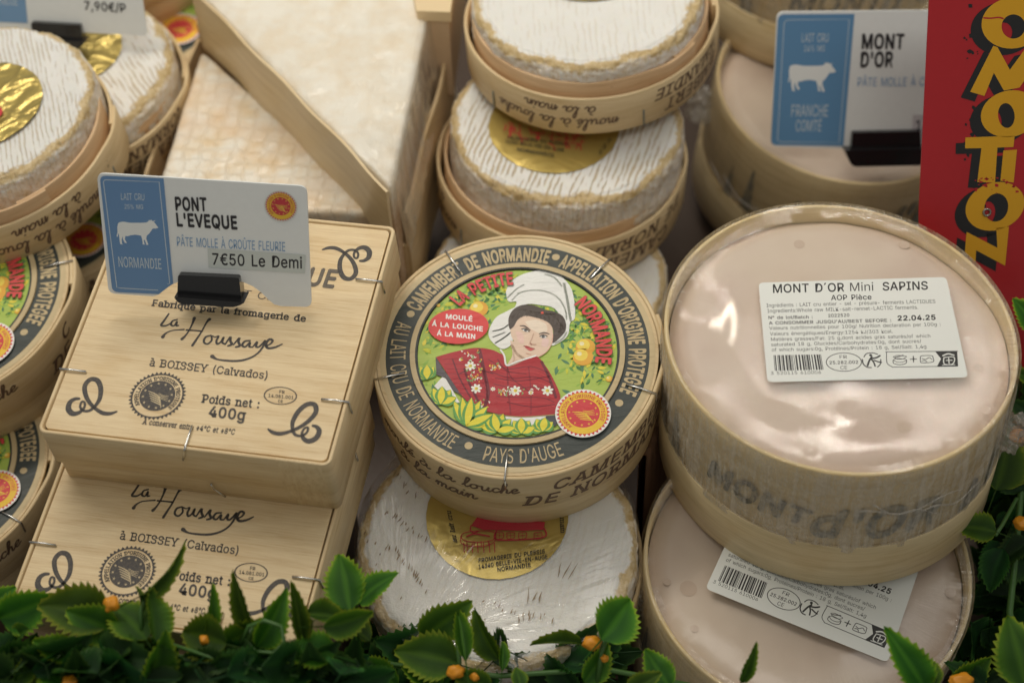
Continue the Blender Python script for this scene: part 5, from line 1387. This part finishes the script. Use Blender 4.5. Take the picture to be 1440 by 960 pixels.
# red promotion board
M4 = card_frame(1370, 430, 0, radians(30), radians(-4), D=.735)
s4 = thing('promotion_sign', 'tall red board with tumbling yellow PROMOTION letters at the right edge', 'sign', M4)
pc = lambda u, v: loc2(M4, u, v, 0)
REDB = plain('red_board', (.42, .012, .018), .38, bump=.00008)
solid('board', [pc(1310, -70), pc(1600, -75), pc(1600, 560), pc(1296, 520), pc(1292, 300)], -.0012, 0, REDB, s4)
pr = Print(.00015, 1.5e-5, 'card'); YEL = (.66, .34, .008); SH = (.012, .012, .013)
Q6 = lambda x0, y0: (lambda x, y: loc2(M4, x0 + x/6, y0 + y/6, 0))
q0 = Q6(1200, 0); q1 = Q6(1200, 150); q2 = Q6(1200, 280); rr_ = random.Random(8)
def ell(f, cx, cy, rx, ry, an, n=40):
    return [f(cx+rx*cos(t)*cos(an)-ry*sin(t)*sin(an), cy+rx*cos(t)*sin(an)+ry*sin(t)*cos(an)) for t in [2*pi*i/n for i in range(n)]]
def ringp(f, o, i_, n=40):
    return ell(f, *o, n) + ell(f, *i_, n), [(k, (k+1) % n, n+(k+1) % n, n+k) for k in range(n)]
letters = [('r', q0, (1345, 195, 265, 215, -.15), (1350, 225, 100, 102, .0)),
 ('p', q0, [(1180, 388), (1215, 398), (1320, 590), (1440, 425), (1640, 380), (1700, 760), (1560, 770), (1500, 600), (1400, 740), (1270, 765), (1185, 615), (1105, 810), (985, 775)]),
 ('r', q1, (1320, 60, 248, 195, -.25), (1290, 75, 70, 105, -.1)),
 ('p', q1, [(945, 260), (1360, 245), (1350, 340), (1215, 345), (1195, 640), (1045, 635), (1080, 350), (942, 352)]),
 ('p', q1, [(1265, 370), (1380, 362), (1352, 640), (1240, 625)]),
 ('r', q1, (1195, 840, 255, 198, -.35), (1205, 850, 100, 120, .25)),
 ('p', q2, [(955, 275), (1215, 410), (1205, 240), (1312, 232), (1280, 560), (1035, 430), (1030, 535), (940, 450)]),
 ('r', q0, (1345, -260, 230, 205, .2), (1345, -255, 90, 95, .0)),
]
def put(c, dx, dy, grow):
    for L_ in letters:
        f = L_[1]; g_ = lambda x, y: f(x+dx, y+dy)
        if L_[0] == 'r':
            o, i_ = list(L_[2]), list(L_[3])
            if grow: o[2] += 12; o[3] += 8; i_[2] -= 30; i_[3] -= 20
            pr.add(ringp(g_, o, i_), c, lift=False)
        else: pr.add(poly([g_(*p) for p in L_[2]]), c, lift=False)
put(SH, -80, 48, True); pr.k += 1
for i in range(90):      # torn edges of the black print
    f = rr_.choice((q0, q1, q2)); x = rr_.uniform(870, 1100); y = rr_.uniform(0, 900); r_ = rr_.uniform(8, 30)
    if f is q2 and y > 560: continue
    P = [f(x+r_*rr_.uniform(.4, 1)*cos(k*pi/4), y+r_*rr_.uniform(.4, 1)*sin(k*pi/4)) for k in range(8)]; 
    if x > 1300 or (x > 930): pr.add((P, [tuple(range(8))]), SH, lift=False)
pr.k += 1; put(YEL, 0, 0, False); pr.k += 2
for i in range(26):      # worn red flecks
    x = rr_.uniform(1020, 1380); y = rr_.uniform(600, 730); r_ = rr_.uniform(6, 34)
    P = [q1(x+r_*rr_.uniform(.3, 1)*cos(k*pi/4), y+.6*r_*rr_.uniform(.3, 1)*sin(k*pi/4)) for k in range(8)]; pr.add((P, [tuple(range(8))]), (.42, .012, .018), lift=False)
pr.add(ribbon([q0(1100, 152), q0(1160, 155), q0(1225, 148), q0(1262, 158)], .0006, 3), (.42, .012, .018), lift=False)
pr.build('printed_lettering', s4)
q = loc2(M4, 1387.5, 298, 0); n = 28; V = []; F = []
for i in range(n):
    a = 2*pi*i/n
    for k in range(8): b = 2*pi*k/8; V.append((q[0]+(.0014+.00045*cos(b))*cos(a), q[1]+(.0014+.00045*cos(b))*sin(a), .0006+.00045*sin(b)))
for i in range(n):
    for k in range(8): F.append((i*8+k, ((i+1) % n)*8+k, ((i+1) % n)*8+(k+1) % 8, i*8+(k+1) % 8))
mk('eyelet', V, F, plain('old_metal', (.35, .33, .28), .35, .9), s4, smooth=True)


# ------------------------------------------------------------------ row of small lamps over the counter (seen only as glints in the film)
led = thing('led_strip', 'row of small warm lamps hung above the back of the counter', 'lamp', None)
em = bpy.data.materials.new('led_glow'); em.use_nodes = True; nt = em.node_tree; nt.nodes.clear()
e_ = nt.nodes.new('ShaderNodeEmission'); e_.inputs[0].default_value = (1, .93, .82, 1); e_.inputs[1].default_value = 130; o_ = nt.nodes.new('ShaderNodeOutputMaterial'); nt.links.new(e_.outputs[0], o_.inputs[0])
bar = [(-.25, .972), (.50, .972), (.50, .992), (-.25, .992)]
V = [(x, y, z) for z in (.915, .904) for x, y in bar]; mk('bar', V, [(0, 1, 2, 3), (7, 6, 5, 4), (0, 4, 5, 1), (1, 5, 6, 2), (2, 6, 7, 3), (3, 7, 4, 0)], plain('lamp_bar_grey', (.5, .5, .5), .5), led)
lm = None
for k in range(44):
    x = -.20 + k*.0158
    if lm is None:
        P_, F_ = disc(0, 0, .0036, 16); o = mk('lamp', [(a, b, 0) for a, b in P_], [tuple(reversed(F_[0]))], em, led); lm = o.data
    else: o = bpy.data.objects.new('lamp', lm); link(o, led)
    o.location = (x, .982, .9035)

# ------------------------------------------------------------------ artificial leaf garlands
def leaf_mat(name, c0, c1, c2):
    t = NT(name); a = t.node('ShaderNodeAttribute', attribute_name='s').outputs['Fac']; o = t.node('ShaderNodeTexCoord').outputs['Object']
    n = t.noise(o, 120, 4, .6); oi = t.node('ShaderNodeObjectInfo').outputs['Random']
    f = t.math('ADD', a, t.math('MULTIPLY', t.math('SUBTRACT', n, .5), .5))
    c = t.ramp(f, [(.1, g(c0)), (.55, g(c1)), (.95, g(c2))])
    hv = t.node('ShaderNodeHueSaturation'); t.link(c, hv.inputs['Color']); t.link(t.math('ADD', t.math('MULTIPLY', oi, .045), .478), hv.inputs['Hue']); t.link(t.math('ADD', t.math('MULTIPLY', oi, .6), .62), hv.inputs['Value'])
    t.link(hv.outputs[0], t.b.inputs['Base Color']); t.b.inputs['Roughness'].default_value = .42; t.b.inputs['Specular IOR Level'].default_value = .35
    t.link(t.bump(t.noise(o, 500, 3), .0003, .5), t.b.inputs['Normal'])
    tl = t.node('ShaderNodeBsdfTranslucent'); t.link(hv.outputs[0], tl.inputs['Color'])
    m = t.node('ShaderNodeMixShader'); m.inputs[0].default_value = .38; t.link(t.b.outputs[0], m.inputs[1]); t.link(tl.outputs[0], m.inputs[2]); t.link(m.outputs[0], t.out.inputs['Surface'])
    return t.m
LEAF = leaf_mat('leaf_plastic', (.035, .115, .010), (.10, .25, .014), (.40, .52, .035))
LEAF_SHADE = leaf_mat('leaf_plastic_shade', (.012, .055, .012), (.028, .105, .018), (.08, .20, .03))  # same leaf plastic, with the shade of the deep mass put into its colour
STEM = plain('stem_green', (.06, .15, .03), .45)
BUD = plain('bud_orange', (.75, .30, .015), .45, bump=.0003)
def leaf_mesh(seed, wd=.58, mat=LEAF, curl=.25, fold=.30, teeth=11):
    """serrated pointed leaf, unit long, base at the origin, tip on +y"""
    r = random.Random(seed); V = []; S = []; F = []; rows = teeth*3; cols = 4
    for i in range(rows+1):
        t_ = i/rows; w_ = wd*.5*(sin(pi*min(1, t_)**.72)**.82)*(1.0 if t_ < .97 else .5)
        ph = (i % 3)/3; tooth = (1.0, 1.13, .93)[i % 3] if 0 < t_ < .97 else 1
        sweep = (0, .035, .0)[i % 3]
        bend = curl*t_*t_; sx = .10*sin(t_*2.4+seed)
        for j in range(-cols, cols+1):
            q = j/cols; x = q*w_*(tooth if abs(j) == cols else 1) + sx*t_*.4; y = t_ + (sweep if abs(j) == cols else 0) + abs(q)*.02
            z = -bend + abs(q)**1.4*w_*fold*1.6 + .018*sin(t_*15+q*2+seed)*abs(q) - .012*math.cos(q*pi)*.3
            if j == 0: z -= .012
            V.append((x, y*(1-.08*curl), z)); S.append((.42 if j == 0 and t_ > .02 else 0) or min(1, .75*abs(q)**2.2 + .35*t_**3 + (.1 if abs(j) == cols else 0)))
    n = 2*cols+1
    for i in range(rows):
        for j in range(n-1): a = i*n+j; F.append((a, a+1, a+n+1, a+n))
    k = len(V)      # petiole
    V += [(-.012, .03, 0), (.012, .03, 0), (.010, -.40, -.10), (-.010, -.40, -.10), (0, 0, -.02), (0, -.40, -.12)]; S += [.2]*6; F += [(k, k+3, k+2, k+1), (k, k+4, k+5, k+3), (k+1, k+2, k+5, k+4)]
    me = bpy.data.meshes.new('leaf'); me.from_pydata(V, [], F); me.materials.append(mat); me.polygons.foreach_set('use_smooth', [True]*len(F))
    a = me.attributes.new('s', 'FLOAT', 'POINT'); a.data.foreach_set('value', S); me.update(); return me
LM1 = [leaf_mesh(1, .62, curl=.18), leaf_mesh(2, .74, curl=.30, fold=.2), leaf_mesh(3, .52, curl=.42, fold=.35), leaf_mesh(4, .60, curl=.05, fold=.45), leaf_mesh(5, .66, curl=.35, fold=.1)]
LMN = [leaf_mesh(6, .30, curl=.25, fold=.8, teeth=9), leaf_mesh(7, .24, curl=.45, fold=.9, teeth=8)]
LMD = [leaf_mesh(8, .64, LEAF_SHADE, .3), leaf_mesh(9, .55, LEAF_SHADE, .45, .4), leaf_mesh(10, .72, LEAF_SHADE, .15, .2)]
rl = random.Random(21)
gf = thing('leaf_garland', 'garland of serrated green plastic leaves along the front of the display', 'garland', None, 'artificial leaf garlands')
gr_ = thing('leaf_garland', 'shade-darkened green leaf garland hanging down the right edge beside the wrapped cheeses', 'garland', None, 'artificial leaf garlands')
def put_leaf(g_, base, tip, D, me, roll=0.0, dD=0.0, name='leaf', k=1.0):
    mx_, my_ = (base[0]+tip[0])/2, (base[1]+tip[1])/2; base = (mx_+(base[0]-mx_)*k, my_+(base[1]-my_)*k + (k-1)*8); tip = (mx_+(tip[0]-mx_)*k, my_+(tip[1]-my_)*k)
    """leaf from base to tip (sight lines) at camera distance D; its face turned to the lens by roll"""
    b = atd(base[0], base[1], D - dD); t_ = atd(tip[0], tip[1], D + dD); y = t_-b; L = y.length; y.normalize()
    n = -(b-CAM).normalized(); n = CAM-b; n.normalize(); n = (n - y*n.dot(y)).normalized(); n = Matrix.Rotation(roll, 3, y) @ n; x = y.cross(n)
    o = bpy.data.objects.new(name, me); link(o, g_)
    o.matrix_world = Matrix(((x.x*L, y.x*L, n.x*L, b.x), (x.y*L, y.y*L, n.y*L, b.y), (x.z*L, y.z*L, n.z*L, b.z), (0, 0, 0, 1)))
    return o
W_ = LM1; N_ = LMN
front = [  # base, tip, distance, mesh, roll
 ((0, 868), (70, 848), .665, W_[1], .3), ((-22, 860), (20, 822), .67, W_[0], -.5), ((40, 884), (0, 902), .665, W_[2], .6),
 ((158, 872), (52, 845), .660, W_[0], .2), ((165, 888), (92, 862), .655, W_[1], -.4), ((205, 898), (160, 838), .655, W_[1], .3), ((218, 902), (212, 826), .65, W_[3], 1.0),
 ((196, 838), (272, 784), .655, N_[1], .8), ((200, 860), (196, 822), .655, N_[0], .9), ((290, 892), (303, 826), .655, N_[0], .6), ((352, 882), (321, 814), .652, N_[0], -.5),
 ((110, 925), (48, 900), .655, W_[3], .4), ((215, 925), (160, 896), .658, W_[0], .3), ((210, 962), (234, 890), .645, W_[3], .7), ((318, 905), (246, 884), .652, W_[1], -.2),
 ((312, 908), (374, 876), .655, W_[0], .2), ((362, 908), (410, 845), .650, W_[2], .5), ((425, 898), (411, 826), .650, N_[0], .2), ((440, 872), (412, 884), .655, W_[4], .2), ((430, 862), (486, 868), .66, W_[3], -.7),
 ((492, 858), (475, 776), .645, W_[0], -.15), ((455, 880), (530, 872), .652, W_[2], .4), ((505, 846), (540, 800), .66, W_[4], -1.0), ((470, 920), (400, 905), .65, W_[1], .5), ((520, 900), (478, 868), .648, W_[0], .8),
 ((592, 897), (658, 856), .645, W_[4], .4), ((655, 928), (642, 850), .640, N_[0], .2), ((642, 932), (558, 908), .640, W_[1], .15), ((700, 925), (660, 872), .648, W_[2], -.8), ((706, 942), (708, 896), .648, N_[0], .3),
 ((818, 905), (752, 897), .650, N_[0], .9), ((846, 898), (896, 838), .640, W_[1], .1), ((822, 958), (858, 908), .642, W_[0], .5), ((732, 965), (728, 936), .635, W_[1], .2), ((690, 968), (640, 948), .635, W_[1], -.3),
 ((942, 965), (908, 914), .640, W_[4], .1), ((1042, 958), (1064, 908), .625, N_[0], .4), ((1300, 968), (1266, 892), .625, W_[2], .4), ((1312, 966), (1316, 922), .63, N_[0], .6),
 ((620, 968), (575, 930), .642, W_[1], .7), ((560, 968), (510, 925), .648, W_[0], -.4), ((885, 975), (925, 945), .625, W_[0], -.4), ((100, 968), (60, 930), .65, W_[1], .5), ((330, 962), (300, 920), .65, W_[0], -.5), ((20, 960), (60, 915), .655, W_[2], .4), ((400, 965), (440, 925), .65, W_[1], .5)]
for b, t_, D, me, r_ in front: put_leaf(gf, b, t_, D - (.037 if b[0] < 475 else .012 if b[0] < 560 else 0), me, r_*.8, rl.uniform(-.004, .006), k=1.06)
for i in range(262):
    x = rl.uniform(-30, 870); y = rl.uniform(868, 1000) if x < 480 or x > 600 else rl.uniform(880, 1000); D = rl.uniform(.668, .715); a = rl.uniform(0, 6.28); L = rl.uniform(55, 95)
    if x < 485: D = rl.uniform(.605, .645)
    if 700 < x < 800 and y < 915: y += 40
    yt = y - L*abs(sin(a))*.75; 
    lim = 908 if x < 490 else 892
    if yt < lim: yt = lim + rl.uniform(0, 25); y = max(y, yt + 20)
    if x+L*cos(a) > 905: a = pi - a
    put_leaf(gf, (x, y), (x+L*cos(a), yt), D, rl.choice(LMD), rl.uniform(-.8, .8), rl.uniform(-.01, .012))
right = [((1402, 748), (1346, 733), .69, W_[1], .3), ((1400, 690), (1428, 602), .70, W_[1], .2), ((1440, 690), (1392, 640), .705, LMD[2], .2), ((1412, 770), (1384, 830), .70, LMD[0], .3), ((1450, 760), (1395, 790), .705, LMD[0], .5),
 ((1442, 965), (1424, 868), .64, W_[1], .1), ((1385, 965), (1340, 925), .655, LMD[1], .4), ((1330, 962), (1400, 930), .655, W_[0], .6), ((1462, 470), (1428, 418), .71, W_[0], .3), ((1465, 540), (1424, 520), .71, W_[3], .4), ((1460, 600), (1425, 560), .71, LMD[0], .2)]
for b, t_, D, me, r_ in right: put_leaf(gr_, b, t_, D, me, r_, 0)
for i in range(190):
    y = rl.uniform(520, 990); x0 = 1425 if y < 700 else 1385
    x = rl.uniform(x0, 1500); D = rl.uniform(.715, .80) ; a = rl.uniform(0, 6.28); L = rl.uniform(40, 75)
    if y > 860: x = rl.uniform(1330, 1490); D = rl.uniform(.70, .76)
    if 700 < y <= 860: x = rl.uniform(1380, 1490)
    put_leaf(gr_, (x, y), (x+L*cos(a)*(1 if x+L*cos(a) > x0-20 else -1), y-L*sin(a)), D, rl.choice(LMD), rl.uniform(-1, 1), rl.uniform(-.01, .01))
for pts, r_ in (([(-20, 930, .63), (120, 918, .625), (280, 925, .63), (440, 912, .64), (560, 935, .67), (700, 950, .665), (850, 940, .67), (980, 965, .665)], .0011),
                ([(340, 905, .615), (350, 880, .612), (372, 872, .61), (395, 880, .61), (400, 902, .61), (385, 918, .61), (360, 916, .612), (346, 900, .614), (356, 880, .615)], .0008),
                ([(200, 900, .617), (198, 860, .617), (203, 838, .618)], .0008), ([(240, 905, .612), (330, 935, .61), (420, 950, .612)], .0007), ([(640, 980, .64), (646, 930, .64), (642, 890, .642)], .0009), ([(840, 960, .642), (846, 915, .64), (852, 896, .64)], .0009)):
    tube('stem', [atd(*p) for p in pts], r_, STEM, gf, 6)
for pts, r_ in (([(1460, 500, .72), (1440, 640, .71), (1430, 760, .71), (1420, 860, .70), (1440, 980, .69)], .0014), ([(1430, 700, .70), (1408, 740, .695), (1400, 752, .69)], .0008)):
    tube('stem', [atd(*p) for p in pts], r_, STEM, gr_, 6)
def bud(g_, u, v, r_, D, seed, el=1.0):
    bm_ = bmesh.new(); bmesh.ops.create_icosphere(bm_, subdivisions=3, radius=1.0); V = []; c = atd(u, v, D)
    for q in bm_.verts:
        n = q.co; d = 1+.45*fbm(n+Vector((seed, 0, 0)), 1.4, 2); V.append((c.x+n.x*r_*d*el, c.y+n.y*r_*d, c.z+n.z*r_*d*.8))
    F = [tuple(v_.index for v_ in f.verts) for f in bm_.faces]; bm_.free(); mk('bud', V, F, BUD, g_, smooth=True)
for a_ in ((156, 849, .0028, .618, 1), (287, 899, .0017, .615, 2), (640, 944, .0026, .636, 3, 1.2), (832, 903, .0026, .638, 4, 1.3), (668, 950, .0018, .636, 6), (850, 925, .0015, .64, 9), (98, 958, .0024, .605, 7)): bud(gf, *a_)
for a_ in ((1437, 735, .0030, .70, 5), (1434, 612, .0030, .69, 8, 1.3), (1352, 956, .0028, .65, 11, 1.5)): bud(gr_, *a_)

# ------------------------------------------------------------------ risers under the stacks
for (M_, hx, hy, top) in ((M_PE2, .050, .050, 0), (M_L4, .045, .045, 0), (M_ML, .048, .048, 0), (M_MR, .048, .048, 0), (M_B2, .045, .045, -.030), (M_C2, .045, .045, -.004), (M_L6, .04, .04, 0)):
    p = M_.translation; riser(p.x, p.y, hx, hy, .0, p.z + top - .0035)
